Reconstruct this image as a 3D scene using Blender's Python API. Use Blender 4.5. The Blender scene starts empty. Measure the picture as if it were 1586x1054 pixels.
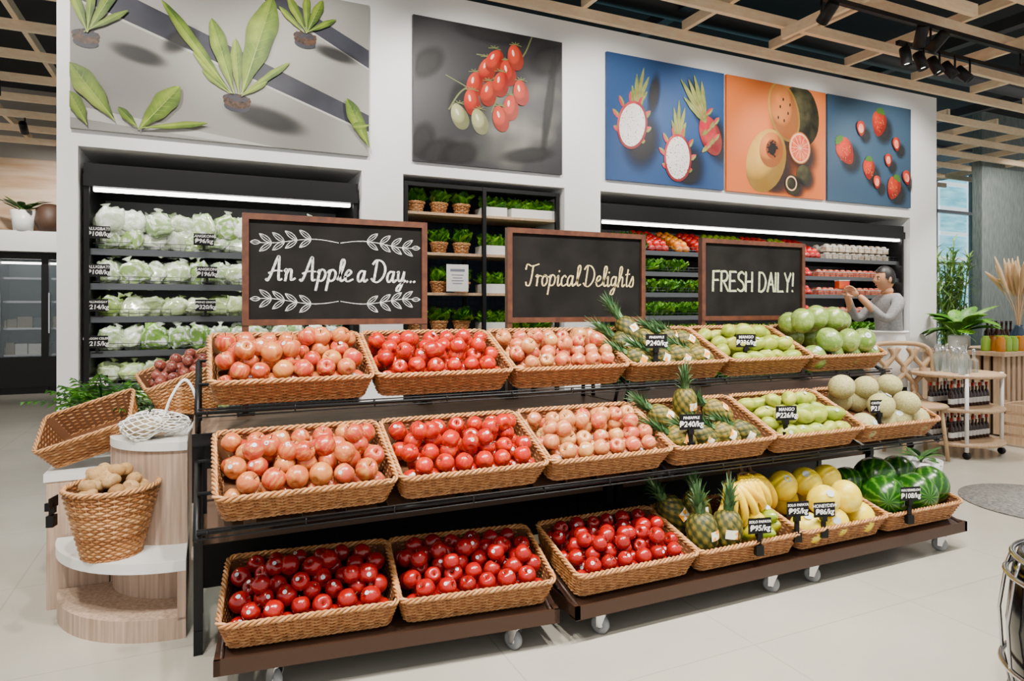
import bpy, math, random
import numpy as np
from mathutils import Vector, Matrix, Euler
random.seed(7)
U=random.uniform
D2=math.radians
C=bpy.context.scene.collection
# ---------------------------------------------------------------- builder
class B:
    def __init__(s): s.V=[];s.F=[];s.M=[];s.S=[];s.A=[];s.L=[];s.n=0
    def add(s,v,f,mi=0,M=None,rnd=0.,lco=None,smooth=False):
        v=np.asarray(v,float).reshape(-1,3)
        l=v if lco is None else np.asarray(lco,float)
        if M is not None:
            m=np.array(M); w=v@m[:3,:3].T+m[:3,3]
        else: w=v
        s.V.append(w); s.L.append(l)
        s.A.append(np.full(len(v),float(rnd)) if np.isscalar(rnd) else np.asarray(rnd,float))
        n=s.n
        s.F+=[tuple(i+n for i in q) for q in f]
        s.M+=[mi]*len(f) if np.isscalar(mi) else list(mi)
        s.S+=[smooth]*len(f); s.n+=len(v)
    def box(s,x0,x1,y0,y1,z0,z1,mi=0,M=None,rnd=0.):
        v=[(x,y,z) for z in(z0,z1) for y in(y0,y1) for x in(x0,x1)]
        s.add(v,[(0,2,3,1),(4,5,7,6),(0,1,5,4),(2,6,7,3),(0,4,6,2),(1,3,7,5)],mi,M,rnd)
    def tube(s,P,r,n=6,mi=0,closed=False,M=None,rnd=0.,flat=1.):
        P=[Vector(p) for p in P]; N=len(P)
        rs=r if hasattr(r,'__len__') else [r]*N
        vs=[];prev=None
        for i,p in enumerate(P):
            if closed: t=P[(i+1)%N]-P[i-1]
            else: t=P[min(i+1,N-1)]-P[max(i-1,0)]
            if t.length<1e-9: t=Vector((0,0,1))
            t.normalize()
            if prev is None:
                a=Vector((0,0,1)) if abs(t.z)<.9 else Vector((1,0,0))
                u=t.cross(a).normalized()
            else:
                u=prev-t*prev.dot(t)
                u=u.normalized() if u.length>1e-6 else t.orthogonal().normalized()
            prev=u; w=t.cross(u)
            for k in range(n):
                a=2*math.pi*k/n
                vs.append(p+(u*math.cos(a)+w*math.sin(a)*flat)*rs[i])
        fs=[]
        for i in range(N if closed else N-1):
            j=(i+1)%N
            for k in range(n):
                l=(k+1)%n
                fs.append((i*n+k,i*n+l,j*n+l,j*n+k))
        if not closed:
            fs.append(tuple(range(n-1,-1,-1))); fs.append(tuple((N-1)*n+k for k in range(n)))
        s.add([tuple(v) for v in vs],fs,mi,M,rnd,smooth=True)
    def lathe(s,prof,n=16,mi=0,M=None,rnd=0.,smooth=True,lco=True):
        vs=[];fs=[]
        for (r,z) in prof:
            for k in range(n):
                a=2*math.pi*k/n; vs.append((r*math.cos(a),r*math.sin(a),z))
        for i in range(len(prof)-1):
            for k in range(n):
                l=(k+1)%n; fs.append((i*n+k,i*n+l,(i+1)*n+l,(i+1)*n+k))
        s.add(vs,fs,mi,M,rnd,smooth=smooth)
    def prism(s,poly,z0,z1,mi=0,mtop=None,smooth=False):
        n=len(poly)
        v=[(x,y,z0) for x,y in poly]+[(x,y,z1) for x,y in poly]
        s.add(v,[(i,(i+1)%n,n+(i+1)%n,n+i) for i in range(n)],mi)
        s.add(v,[tuple(range(n-1,-1,-1)),tuple(range(n,2*n))],mi if mtop is None else mtop)
    def obj(s,name,mats,parent=None,recenter=True,M=None):
        V=np.concatenate(s.V); c=np.zeros(3)
        if recenter:
            c=(V.min(0)+V.max(0))/2; c[2]=V[:,2].min(); V=V-c
        me=bpy.data.meshes.new(name)
        me.from_pydata(V.tolist(),[],s.F)
        me.polygons.foreach_set('material_index',s.M)
        me.polygons.foreach_set('use_smooth',s.S)
        a=me.attributes.new('rnd','FLOAT','POINT'); a.data.foreach_set('value',np.concatenate(s.A).astype(np.float32))
        a=me.attributes.new('lco','FLOAT_VECTOR','POINT'); a.data.foreach_set('vector',np.concatenate(s.L).astype(np.float32).ravel())
        for m in (mats if isinstance(mats,(list,tuple)) else [mats]): me.materials.append(m)
        me.update()
        o=bpy.data.objects.new(name,me); C.objects.link(o)
        o.location=c.tolist()
        if M is not None: o.matrix_world=M
        if parent: o.parent=parent
        return o
def T(x,y,z): return Matrix.Translation((x,y,z))
def RX(a): return Matrix.Rotation(D2(a),4,'X')
def RY(a): return Matrix.Rotation(D2(a),4,'Y')
def RZ(a): return Matrix.Rotation(D2(a),4,'Z')
def SC(x,y=None,z=None):
    y=x if y is None else y; z=x if z is None else z
    return Matrix.Diagonal((x,y,z,1))
def rrot(): return Euler((U(0,6.28),U(0,6.28),U(0,6.28))).to_matrix().to_4x4()
def empty(name,loc=(0,0,0),rz=0):
    e=bpy.data.objects.new(name,None); C.objects.link(e); e.location=loc; e.rotation_euler=(0,0,D2(rz)); e.empty_display_size=.1
    return e
# ---------------------------------------------------------------- materials
def new(name):
    m=bpy.data.materials.new(name); m.use_nodes=True
    nt=m.node_tree; return m,nt,nt.nodes['Principled BSDF']
def c4(c):
    l=.3*c[0]+.6*c[1]+.1*c[2]
    return tuple(max(.0,min(1,l+(v-l)*1.2))**1.28 for v in c[:3])+(1,)
def ramp(nt,fac,stops,raw=False):
    r=nt.nodes.new('ShaderNodeValToRGB'); nt.links.new(fac,r.inputs[0])
    e=r.color_ramp.elements
    while len(e)<len(stops): e.new(.5)
    for i,(p,c) in enumerate(stops): e[i].position=p; e[i].color=(c4(c) if not raw else tuple(c)+(1,))
    return r.outputs[0]
def bumpit(nt,b,fac,strength,dist=.01):
    k=nt.nodes.new('ShaderNodeBump'); k.inputs['Strength'].default_value=strength; k.inputs['Distance'].default_value=dist
    nt.links.new(fac,k.inputs['Height']); nt.links.new(k.outputs[0],b.inputs['Normal'])
def mat(name,c,rough=.5,metal=0,c2=None,scale=5,st=(1,1,1),lo=.35,hi=.65,bump=0,emit=0,trans=0,alpha=1,detail=4,spec=.5,dist=.01,shade=None):
    m,nt,b=new(name)
    b.inputs['Base Color'].default_value=c4(c); b.inputs['Roughness'].default_value=rough; b.inputs['Metallic'].default_value=metal
    b.inputs['Specular IOR Level'].default_value=spec
    if emit: b.inputs['Emission Color'].default_value=c4(c); b.inputs['Emission Strength'].default_value=emit
    if trans: b.inputs['Transmission Weight'].default_value=trans
    if alpha<1: b.inputs['Alpha'].default_value=alpha
    o=None
    if c2 is not None or bump:
        tc=nt.nodes.new('ShaderNodeTexCoord'); mp=nt.nodes.new('ShaderNodeMapping'); mp.inputs['Scale'].default_value=st
        nt.links.new(tc.outputs['Object'],mp.inputs[0])
        n=nt.nodes.new('ShaderNodeTexNoise'); n.inputs['Scale'].default_value=scale; n.inputs['Detail'].default_value=detail
        nt.links.new(mp.outputs[0],n.inputs['Vector'])
        if c2 is not None:
            o=ramp(nt,n.outputs[0],[(lo,c),(hi,c2)]); nt.links.new(o,b.inputs['Base Color'])
            if emit: nt.links.new(o,b.inputs['Emission Color'])
        if bump: bumpit(nt,b,n.outputs[0],bump,dist)
    if shade:
        at=nt.nodes.new('ShaderNodeAttribute'); at.attribute_name='lco'
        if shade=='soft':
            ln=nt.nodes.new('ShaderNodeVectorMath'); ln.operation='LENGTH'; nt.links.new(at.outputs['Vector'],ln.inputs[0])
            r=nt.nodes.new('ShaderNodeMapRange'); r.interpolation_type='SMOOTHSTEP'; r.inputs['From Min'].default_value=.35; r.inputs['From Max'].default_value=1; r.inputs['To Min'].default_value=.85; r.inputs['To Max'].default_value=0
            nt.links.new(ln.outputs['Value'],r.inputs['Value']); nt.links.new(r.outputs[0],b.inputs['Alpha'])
        else:
            if shade=='ball':
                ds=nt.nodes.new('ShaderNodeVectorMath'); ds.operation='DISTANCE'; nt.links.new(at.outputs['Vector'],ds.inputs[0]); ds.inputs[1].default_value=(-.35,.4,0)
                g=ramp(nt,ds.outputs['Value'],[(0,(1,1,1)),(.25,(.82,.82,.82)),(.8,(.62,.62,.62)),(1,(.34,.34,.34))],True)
            else:
                sx=nt.nodes.new('ShaderNodeSeparateXYZ'); nt.links.new(at.outputs['Vector'],sx.inputs[0]); ab=nt.nodes.new('ShaderNodeMath'); ab.operation='ABSOLUTE'; nt.links.new(sx.outputs[0],ab.inputs[0])
                g=ramp(nt,ab.outputs[0],[(0,(.70,.70,.70)),(.35,(.95,.95,.95)),(1,(.5,.5,.5))],True)
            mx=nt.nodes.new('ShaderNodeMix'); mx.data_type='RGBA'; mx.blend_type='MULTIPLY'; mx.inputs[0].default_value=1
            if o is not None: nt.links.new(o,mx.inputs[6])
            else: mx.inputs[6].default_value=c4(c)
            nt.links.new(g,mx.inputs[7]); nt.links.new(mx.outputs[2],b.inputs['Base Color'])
    return m
def fmat(name,cols,c2=None,sc=(3,3,3),lo=.45,hi=.65,rough=.35,bump=0,bsc=30,coat=0,trl=0,spec=.5):
    """fruit material: per-piece colour from 'rnd', streaks in the piece's own space"""
    m,nt,b=new(name); b.inputs['Roughness'].default_value=rough; b.inputs['Specular IOR Level'].default_value=spec
    if coat: b.inputs['Coat Weight'].default_value=coat; b.inputs['Coat Roughness'].default_value=.12
    a=nt.nodes.new('ShaderNodeAttribute'); a.attribute_name='rnd'
    st=[(i/(max(1,len(cols)-1)),c) for i,c in enumerate(cols)]
    base=ramp(nt,a.outputs['Fac'],st)
    l=nt.nodes.new('ShaderNodeAttribute'); l.attribute_name='lco'
    if c2 is not None:
        mp=nt.nodes.new('ShaderNodeMapping'); mp.inputs['Scale'].default_value=sc
        nt.links.new(l.outputs['Vector'],mp.inputs[0])
        n=nt.nodes.new('ShaderNodeTexNoise'); n.noise_dimensions='4D'; n.inputs['Scale'].default_value=1; n.inputs['Detail'].default_value=4
        nt.links.new(mp.outputs[0],n.inputs['Vector'])
        w=nt.nodes.new('ShaderNodeMath'); w.operation='MULTIPLY'; w.inputs[1].default_value=37
        nt.links.new(a.outputs['Fac'],w.inputs[0]); nt.links.new(w.outputs[0],n.inputs['W'])
        r=nt.nodes.new('ShaderNodeMapRange'); r.inputs['From Min'].default_value=lo; r.inputs['From Max'].default_value=hi
        nt.links.new(n.outputs[0],r.inputs['Value'])
        mx=nt.nodes.new('ShaderNodeMix'); mx.data_type='RGBA'
        nt.links.new(r.outputs[0],mx.inputs[0]); nt.links.new(base,mx.inputs[6]); mx.inputs[7].default_value=c4(c2)
        base=mx.outputs[2]
    nt.links.new(base,b.inputs['Base Color'])
    if bump:
        n=nt.nodes.new('ShaderNodeTexNoise'); n.inputs['Scale'].default_value=bsc; nt.links.new(l.outputs['Vector'],n.inputs['Vector'])
        bumpit(nt,b,n.outputs[0],bump,.005)
    return m
WHITE=mat('white_paint',(.86,.86,.855),.6,bump=.02,scale=40)
BLACKM=mat('black_metal',(.014,.014,.015),.45,.0,spec=.3)
BROWNM=mat('bronze_metal',(.085,.05,.035),.42,.3)
CHROME=mat('chrome',(.7,.7,.72),.2,1)
RUBBER=mat('rubber_grey',(.30,.31,.32),.6)
WOODT=mat('oak_shelf',(.24,.175,.13),.6,c2=(.37,.29,.23),scale=6,st=(1.2,14,14),lo=.3,hi=.7,spec=.2)
WOODL=mat('light_oak',(.46,.34,.24),.5,c2=(.60,.47,.35),scale=5,st=(14,14,1.2),lo=.3,hi=.7)
PLY=mat('plinth_laminate',(.38,.29,.23),.5,c2=(.58,.47,.39),scale=3.5,st=(22,22,.8),lo=.3,hi=.7)
LATT=mat('lattice_pine',(.92,.73,.54),.55,c2=(1,.85,.67),scale=4,st=(3,3,9),lo=.3,hi=.7)
FRAMEW=mat('board_frame_walnut',(.10,.045,.028),.4,c2=(.16,.075,.045),scale=8,st=(3,3,3))
SLATE=mat('chalkboard_slate',(.016,.015,.014),.7,c2=(.032,.030,.028),scale=5,spec=.12)
CHALKW=mat('chalk_white',(.85,.85,.83),.9,c2=(.45,.45,.44),scale=120,lo=.35,hi=.6)
CHALKY=mat('chalk_cream',(.85,.74,.48),.9,c2=(.5,.42,.26),scale=120,lo=.3,hi=.6)
CHALKG=mat('chalk_lime',(.74,.78,.50),.9,c2=(.42,.45,.28),scale=120,lo=.3,hi=.6)
WICK=fmat('wicker',[(.36,.18,.08),(.52,.30,.15),(.64,.42,.25)],c2=(.22,.10,.04),sc=(30,30,30),lo=.5,hi=.8,rough=.42)
WICKD=mat('wicker_liner',(.17,.085,.04),.8)
TAGB=mat('tag_black',(.012,.012,.012),.5,spec=.25)
INK=mat('tag_white_ink',(.9,.9,.88),.7)
STICK=mat('sticker',(.62,.68,.72),.4)
STEM=mat('stem_brown',(.12,.07,.03),.7)
FUJI=fmat('apple_fuji_skin',[(.50,.075,.06),(.53,.13,.085),(.58,.27,.12),(.46,.055,.05),(.54,.15,.10),(.60,.30,.14)],c2=(.70,.46,.20),sc=(3.0,3.0,.7),lo=.48,hi=.76,rough=.3,coat=.3)
FUJIP=fmat('apple_pink_skin',[(.56,.15,.11),(.60,.22,.14),(.63,.36,.17),(.52,.11,.09),(.60,.26,.15)],c2=(.72,.52,.27),sc=(3.0,3.0,.7),lo=.46,hi=.74,rough=.3,coat=.3)
GALA=fmat('apple_gala_skin',[(.44,.022,.012),(.52,.05,.025),(.38,.014,.010)],c2=(.66,.24,.08),sc=(4,4,.7),lo=.50,hi=.80,rough=.28,coat=.3)
REDA=fmat('apple_red_skin',[(.27,.012,.010),(.37,.018,.012),(.32,.012,.010)],c2=(.50,.11,.05),sc=(4,4,.8),lo=.55,hi=.9,rough=.24,coat=.4)
PINB=fmat('pineapple_skin',[(.02,.03,.012),(.09,.10,.03),(.26,.21,.06),(.38,.30,.09)],rough=.6)
CROWN=fmat('pineapple_crown',[(.05,.12,.05),(.11,.20,.09),(.20,.30,.17)],rough=.5)
LABEL=mat('label_orange',(.85,.42,.05),.5,c2=(.85,.85,.75),scale=40,lo=.45,hi=.5)
MANGO=fmat('mango_skin',[(.42,.46,.12),(.54,.54,.18),(.36,.43,.10)],c2=(.30,.39,.08),sc=(1.5,1.5,1.5),rough=.4)
POM=fmat('pomelo_skin',[(.23,.34,.10),(.33,.43,.14),(.18,.29,.07)],c2=(.44,.52,.25),sc=(2.5,2.5,2.5),rough=.2,bump=.5,bsc=12,coat=.7)
CANT=fmat('cantaloupe_rind',[(.60,.54,.33),(.66,.59,.38),(.52,.49,.28)],c2=(.44,.45,.24),sc=(9,9,9),lo=.44,hi=.60,rough=.6,bump=.8,bsc=20)
HONEY=fmat('honeydew_rind',[(.84,.68,.07),(.88,.75,.14),(.80,.64,.07)],c2=(.88,.78,.26),sc=(2,2,2),rough=.35)
PAPA=fmat('papaya_skin',[(.50,.50,.10),(.70,.55,.08),(.34,.43,.08)],c2=(.24,.35,.06),sc=(1.5,1.5,1.5),rough=.3,coat=.6)
BAN=fmat('banana_peel',[(.84,.60,.03),(.90,.70,.05)],c2=(.62,.58,.06),sc=(12,12,12),lo=.58,hi=.8,rough=.4)
POTA=fmat('potato_skin',[(.46,.31,.16),(.56,.41,.24),(.38,.24,.12)],c2=(.26,.16,.08),sc=(3,3,3),lo=.5,hi=.8,rough=.8,bump=.3)
ONION=fmat('onion_skin',[(.20,.05,.05),(.27,.08,.07),(.15,.035,.04)],c2=(.38,.20,.14),sc=(5,5,1),rough=.35)
LEAF=fmat('leafy_green',[(.07,.19,.02),(.16,.37,.04),(.32,.54,.08)],c2=(.05,.16,.02),sc=(40,40,40),rough=.5)
DLEAF=fmat('dark_foliage',[(.03,.10,.02),(.06,.16,.03),(.12,.26,.05)],rough=.4)
BAGW=fmat('bagged_greens',[(.54,.64,.42),(.34,.48,.18),(.74,.79,.68),(.22,.38,.08),(.62,.70,.50)],c2=(.90,.92,.90),sc=(3.,3.,3.),lo=.48,hi=.62,rough=.16,bump=1.,bsc=5,coat=.9)
BAGG=fmat('bagged_herbs',[(.12,.26,.04),(.34,.47,.14),(.56,.64,.40),(.08,.20,.02)],c2=(.80,.84,.76),sc=(3.,3.,3.),lo=.52,hi=.68,rough=.16,bump=1.,bsc=5,coat=.9)
VEG=fmat('mixed_produce',[(.45,.02,.02),(.62,.06,.03),(.75,.32,.04),(.38,.52,.06),(.12,.32,.04)],rough=.3,coat=.4)
def melon():
    m,nt,b=new('watermelon_rind'); b.inputs['Roughness'].default_value=.25
    l=nt.nodes.new('ShaderNodeAttribute'); l.attribute_name='lco'
    s=nt.nodes.new('ShaderNodeSeparateXYZ'); nt.links.new(l.outputs['Vector'],s.inputs[0])
    a=nt.nodes.new('ShaderNodeMath'); a.operation='ARCTAN2'; nt.links.new(s.outputs[1],a.inputs[0]); nt.links.new(s.outputs[0],a.inputs[1])
    n=nt.nodes.new('ShaderNodeTexNoise'); n.inputs['Scale'].default_value=5; n.inputs['Detail'].default_value=5; nt.links.new(l.outputs['Vector'],n.inputs['Vector'])
    k=nt.nodes.new('ShaderNodeMath'); k.operation='MULTIPLY_ADD'; k.inputs[1].default_value=12; nt.links.new(a.outputs[0],k.inputs[0])
    n2=nt.nodes.new('ShaderNodeMath'); n2.operation='MULTIPLY'; n2.inputs[1].default_value=4; nt.links.new(n.outputs[0],n2.inputs[0]); nt.links.new(n2.outputs[0],k.inputs[2])
    q=nt.nodes.new('ShaderNodeMath'); q.operation='SINE'; nt.links.new(k.outputs[0],q.inputs[0])
    h=nt.nodes.new('ShaderNodeMath'); h.operation='MULTIPLY_ADD'; h.inputs[1].default_value=.5; h.inputs[2].default_value=.5; nt.links.new(q.outputs[0],h.inputs[0])
    nt.links.new(ramp(nt,h.outputs[0],[(.5,(.03,.10,.02)),(.85,(.07,.18,.035)),(1,(.13,.26,.06))]),b.inputs['Base Color'])
    return m
WMEL=melon()
SKIN=mat('skin',(.60,.38,.26),.5)
HAIR=mat('hair_black',(.015,.012,.01),.5)
SWEAT=mat('grey_knit',(.30,.30,.30),.9,c2=(.38,.38,.38),scale=60)
APRON=mat('white_cotton',(.88,.88,.86),.8)
TROUS=mat('dark_trousers',(.018,.02,.024),.8)
GLASS=mat('clear_glass',(.85,.9,.88),.05,trans=.9,alpha=.6)
BGLASS=mat('dark_bottle',(.05,.02,.012),.15)
CERW=mat('white_ceramic',(.78,.78,.76),.35)
LED=mat('led_strip',(1,.98,.94),.5,emit=11)
LEDS=mat('shelf_led',(1,.98,.94),.5,emit=13)
# ---------------------------------------------------------------- camera
H=1.29; TH=24.8
cam=bpy.data.cameras.new('camera'); co=bpy.data.objects.new('camera',cam); C.objects.link(co)
co.location=(0,0,H); co.rotation_euler=(D2(90),0,D2(-TH)); cam.sensor_width=36; cam.lens=1022/1586*36; cam.shift_y=-52/1586
bpy.context.scene.camera=co
# ---------------------------------------------------------------- room shell
def floor_mat():
    m,nt,b=new('stone_tile_floor'); b.inputs['Roughness'].default_value=.2
    tc=nt.nodes.new('ShaderNodeTexCoord')
    br=nt.nodes.new('ShaderNodeTexBrick'); br.offset=0; br.inputs['Scale'].default_value=1; br.inputs['Brick Width'].default_value=.9; br.inputs['Row Height'].default_value=.9
    br.inputs['Mortar Size'].default_value=.003; br.inputs['Color1'].default_value=(.43,.405,.34,1); br.inputs['Color2'].default_value=(.42,.395,.33,1); br.inputs['Mortar'].default_value=(.34,.32,.27,1)
    nt.links.new(tc.outputs['Object'],br.inputs['Vector'])
    n=nt.nodes.new('ShaderNodeTexNoise'); n.inputs['Scale'].default_value=3; n.inputs['Detail'].default_value=8; nt.links.new(tc.outputs['Object'],n.inputs['Vector'])
    mx=nt.nodes.new('ShaderNodeMix'); mx.data_type='RGBA'; mx.blend_type='MULTIPLY'; mx.inputs[0].default_value=.5
    nt.links.new(br.outputs[0],mx.inputs[6]); nt.links.new(ramp(nt,n.outputs[0],[(.3,(.85,.85,.85)),(.7,(1,1,1))]),mx.inputs[7]); nt.links.new(mx.outputs[2],b.inputs['Base Color'])
    return m
b=B(); b.box(-7,18,-3,14,-.1,0); b.obj('floor',floor_mat())
CEIL=mat('ceiling_dark',(.05,.055,.06),.9)
b=B(); b.box(-7,18,-1,14,4.7,4.8); b.obj('ceiling',CEIL)
WY=4.8
def wallbox(name,*a): b=B(); b.box(*a); b.obj(name,WHITE)
wallbox('wall_header',-.83,7.55,WY,5.75,2.28,3.67)
for nm,x0,x1 in(('left',-.83,-.72),('mid_left',1.017,1.325),('mid_right',2.70,3.05),('right',7.09,7.55)): wallbox('wall_pier_'+nm,x0,x1,WY,5.75,0,2.28)
wallbox('wall_back',-.83,7.55,5.75,5.85,0,3.67)
NAVY=mat('niche_blue_gloom',(.04,.08,.13),.6)  # dim blue light inside the niches, put into the base colour
for i,(x0,x1) in enumerate(((-.715,1.012),(1.33,2.695),(3.055,7.085))): b=B(); b.box(x0,x1,5.70,5.745,.0,2.27); b.obj('wall_niche_lining_%d'%(i+1),NAVY)
MARB=mat('onyx_panel',(.50,.34,.22),.4,c2=(.70,.58,.46),scale=1.5,st=(.5,1,5),lo=.35,hi=.65)
b=B(); b.box(-7,3.5,12.6,12.7,0,4.7,0); b.box(-5,0,12.55,12.6,2.15,3.6,1); b.obj('wall_far',[mat('wall_beige',(.45,.42,.38),.7),MARB])
TEAL=mat('facade_teal_glow',(.16,.46,.56),.3,c2=(.40,.72,.80),scale=1.2,st=(1,1,6),emit=1.1)  # emission put into the facade to imitate daylight on it
b=B()
for x in np.arange(3.6,18,1.3): b.box(x-.04,x+.04,8.9,9.0,0,4.7,0)
for z in(0,1.1,2.2,3.3,4.62): b.box(3.5,18,8.9,9.0,z,z+.06,0)
b.box(3.5,18,8.94,8.96,0,4.7,1)
WIN=b.obj('window_1',[mat('mullion',(.25,.27,.28),.4),mat('window_glass',(.75,.88,.92),.03,alpha=.12)],recenter=False)
b=B()
b.box(2,30,13.5,15,-.2,9,0)
for z in np.arange(.4,9,.8): b.box(2,30,13.4,13.5,z,z+.12,1)
for x in np.arange(2,30,1.6): b.box(x,x+.06,13.4,13.5,0,9,1)
b.obj('neighbouring_building',[TEAL,mat('facade_white_glow',(.75,.85,.88),.5,emit=.9)],parent=WIN,recenter=False)  # white trim glows as well, daylight put into the material
b=B(); b.box(12.25,14.6,7.0,7.16,0,4.7); b.obj('wall_column_right',mat('slate_column',(.20,.235,.225),.7,c2=(.33,.36,.35),scale=14,st=(6,6,.5),bump=.3))
# ceiling lattice
b=B()
def lattice(x0,x1,y0,y1,z,sx,sy):
    for y in np.arange(y0,y1+.01,sy): b.box(x0,x1,y-.022,y+.022,z,z+.085)
    for x in np.arange(x0,x1+.01,sx): b.box(x-.022,x+.022,y0,y1,z+.085,z+.17)
lattice(-4.5,13.5,1.9,4.75,3.69,1.05,.57)
lattice(7.7,13.5,5.4,8.6,3.69,1.05,.6)
lattice(-6,-.9,5.4,12,3.69,.9,.8)
for x in np.arange(.3,9,2.1): b.box(x,x+1.05,3.2,3.24,3.60,3.69); b.box(x,x+.04,2.2,4.2,3.60,3.69)
b.obj('ceiling_lattice',LATT)
b=B()
for y in(2.9,5.3): b.tube([(-4,y,4.3),(15,y,4.3)],.14,10)
b.tube([(-3,7.6,4.25),(-3,12,4.25)],.2,10)
for x in(1,4.2,7.6,10.4): b.box(x,x+.12,1,8,4.2,4.32)
b.obj('ceiling_ductwork',mat('duct_dark',(.08,.085,.09),.5,.2))

# ---------------------------------------------------------------- fruit shapes
def lathe_shape(prof,n):
    vs=[];fs=[]
    for r,z in prof:
        for k in range(n):
            a=2*math.pi*k/n; vs.append((r*math.cos(a),r*math.sin(a),z))
    for i in range(len(prof)-1):
        for k in range(n):
            l=(k+1)%n; fs.append((i*n+k,i*n+l,(i+1)*n+l,(i+1)*n+k))
    return np.array(vs),fs
APV,APF=lathe_shape([(.001,.60),(.10,.66),(.24,.80),(.42,.88),(.62,.84),(.82,.64),(.95,.34),(1,.02),(.96,-.30),(.84,-.60),(.66,-.80),(.46,-.90),(.28,-.90),(.12,-.80),(.001,-.74)],16)
SPV,SPF=lathe_shape([(max(.001,math.sin(a)),math.cos(a)) for a in np.linspace(0,math.pi,11)],16)
HPV,HPF=lathe_shape([(max(.001,math.sin(a)),math.cos(a)) for a in np.linspace(0,math.pi,17)],28)
APF=[tuple(reversed(f)) for f in APF]; SPF=[tuple(reversed(f)) for f in SPF]; HPF=[tuple(reversed(f)) for f in HPF]
def stem(b,M,r,mi,L=.35):
    b.tube([(0,0,.55*r),(0.04*r,0,.8*r),(.12*r,0,(.8+L)*r)],.05*r,4,mi,M=M)
def sticker(b,P,r,mi,n=8,size=.3):
    d=Vector((U(-.7,.3),U(-1,-.4),U(.2,1.))).normalized(); q=d.to_track_quat('Z','Y').to_matrix().to_4x4()
    b.add([(size*r*math.cos(2*math.pi*k/n),size*r*math.sin(2*math.pi*k/n),0) for k in range(n)],[tuple(range(n))],mi,M=Matrix.Translation(Vector(P)+d*r*1.0)@q)
def lump(seed,v,a=.1,f=2.):
    rs=np.random.RandomState(seed); p=rs.uniform(0,6.28,(4,)); k=rs.uniform(-f,f,(4,3))
    d=1+a*sum(np.sin(v@k[i]+p[i]) for i in range(4))/2
    return v*d[:,None]
BW,BD,BH=.585,.375,.10
def pack(w,d,r,layers,jit=.12,flare=.5,top=1.,lean=0.):
    out=[]
    for k in range(layers):
        z=r*1.02+k*r*1.5
        sh=0 if k<2 else (k-1)*r*2.2
        if k==layers-1 and k>0: sh+=r*top
        ww=w+min(z,.1)*flare-2*r-sh; dd=d+min(z,.1)*flare-2*r-sh*.8
        if k>0 and lean: dd-=lean
        yc=-lean/2 if k>0 else 0
        nx=max(1,int(ww/(2*r))+1); ny=max(1,int(dd/(1.85*r))+1)
        for j in range(ny):
            odd=(j+k)%2
            m=nx-odd if nx>1 else nx
            for i in range(m):
                x=(-(m-1)/2+i)*(ww/max(1,nx-1)); y=-dd/2+(j)*(dd/max(1,ny-1)) if ny>1 else 0
                out.append((x+U(-1,1)*jit*r,y+yc+U(-1,1)*jit*r,z+U(-.5,.5)*jit*r))
    return out
def frame(x,yf,zf,t,rz=0,D=BD):
    """matrix of a basket whose front-bottom edge centre is at (x,yf,zf), tilted up to the back"""
    return T(x,yf,zf)@RZ(rz)@RX(t)@T(0,D/2,0)
def apples(name,M,m,r=.038,layers=2,w=BW-.052,d=BD-.052,stk=.3,extra=7,jit=.15,lean=.03,lift=.02):
    b=B()
    P=[(x,y,z+lift) for x,y,z in pack(w,d,r,layers,jit,lean=lean,top=.5,flare=.3)]
    for i in range(extra): P.append((-.21+.42*(i+.5)/max(1,extra)+U(-.02,.02),U(-.08,.05),r*1.02+layers*r*1.38+lift))
    for p in P:
        s=r*U(.90,1.05)
        L=Matrix.Translation(M@Vector(p)); L2=L@RZ(U(0,360))@RX(U(-1,1)*65)@RY(U(-1,1)*65)@SC(s,s,s*.95)
        rn=random.random()
        b.add(APV,APF,0,L2,rn,smooth=True)
        stem(b,L2,1,1)
        if random.random()<stk: sticker(b,tuple(M@Vector(p)),s*1.0,2,size=.22)
    return b.obj(name,[m,STEM,STICK])
# ---------------------------------------------------------------- wicker
def rr_path(W,D,rc,n):
    hw,hd=W/2,D/2
    pts=[]
    def arc(cx,cy,a0):
        for i in range(7):
            a=D2(a0+15*i); pts.append((cx+rc*math.cos(a),cy+rc*math.sin(a)))
    arc(hw-rc,-hd+rc,-90); arc(hw-rc,hd-rc,0); arc(-hw+rc,hd-rc,90); arc(-hw+rc,-hd+rc,180)
    P=np.array(pts+[pts[0]]); d=np.linalg.norm(np.diff(P,axis=0),axis=1); s=np.r_[0,np.cumsum(d)]
    t=np.linspace(0,s[-1],n,endpoint=False)
    x=np.interp(t,s,P[:,0]); y=np.interp(t,s,P[:,1])
    tx=np.roll(x,-1)-np.roll(x,1); ty=np.roll(y,-1)-np.roll(y,1); l=np.hypot(tx,ty)
    return x,y,ty/l,-tx/l
def circ_path(W,D,rc,n):
    a=np.linspace(0,2*math.pi,n,endpoint=False)
    return W/2*np.cos(a),D/2*np.sin(a),np.cos(a),np.sin(a)
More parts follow.
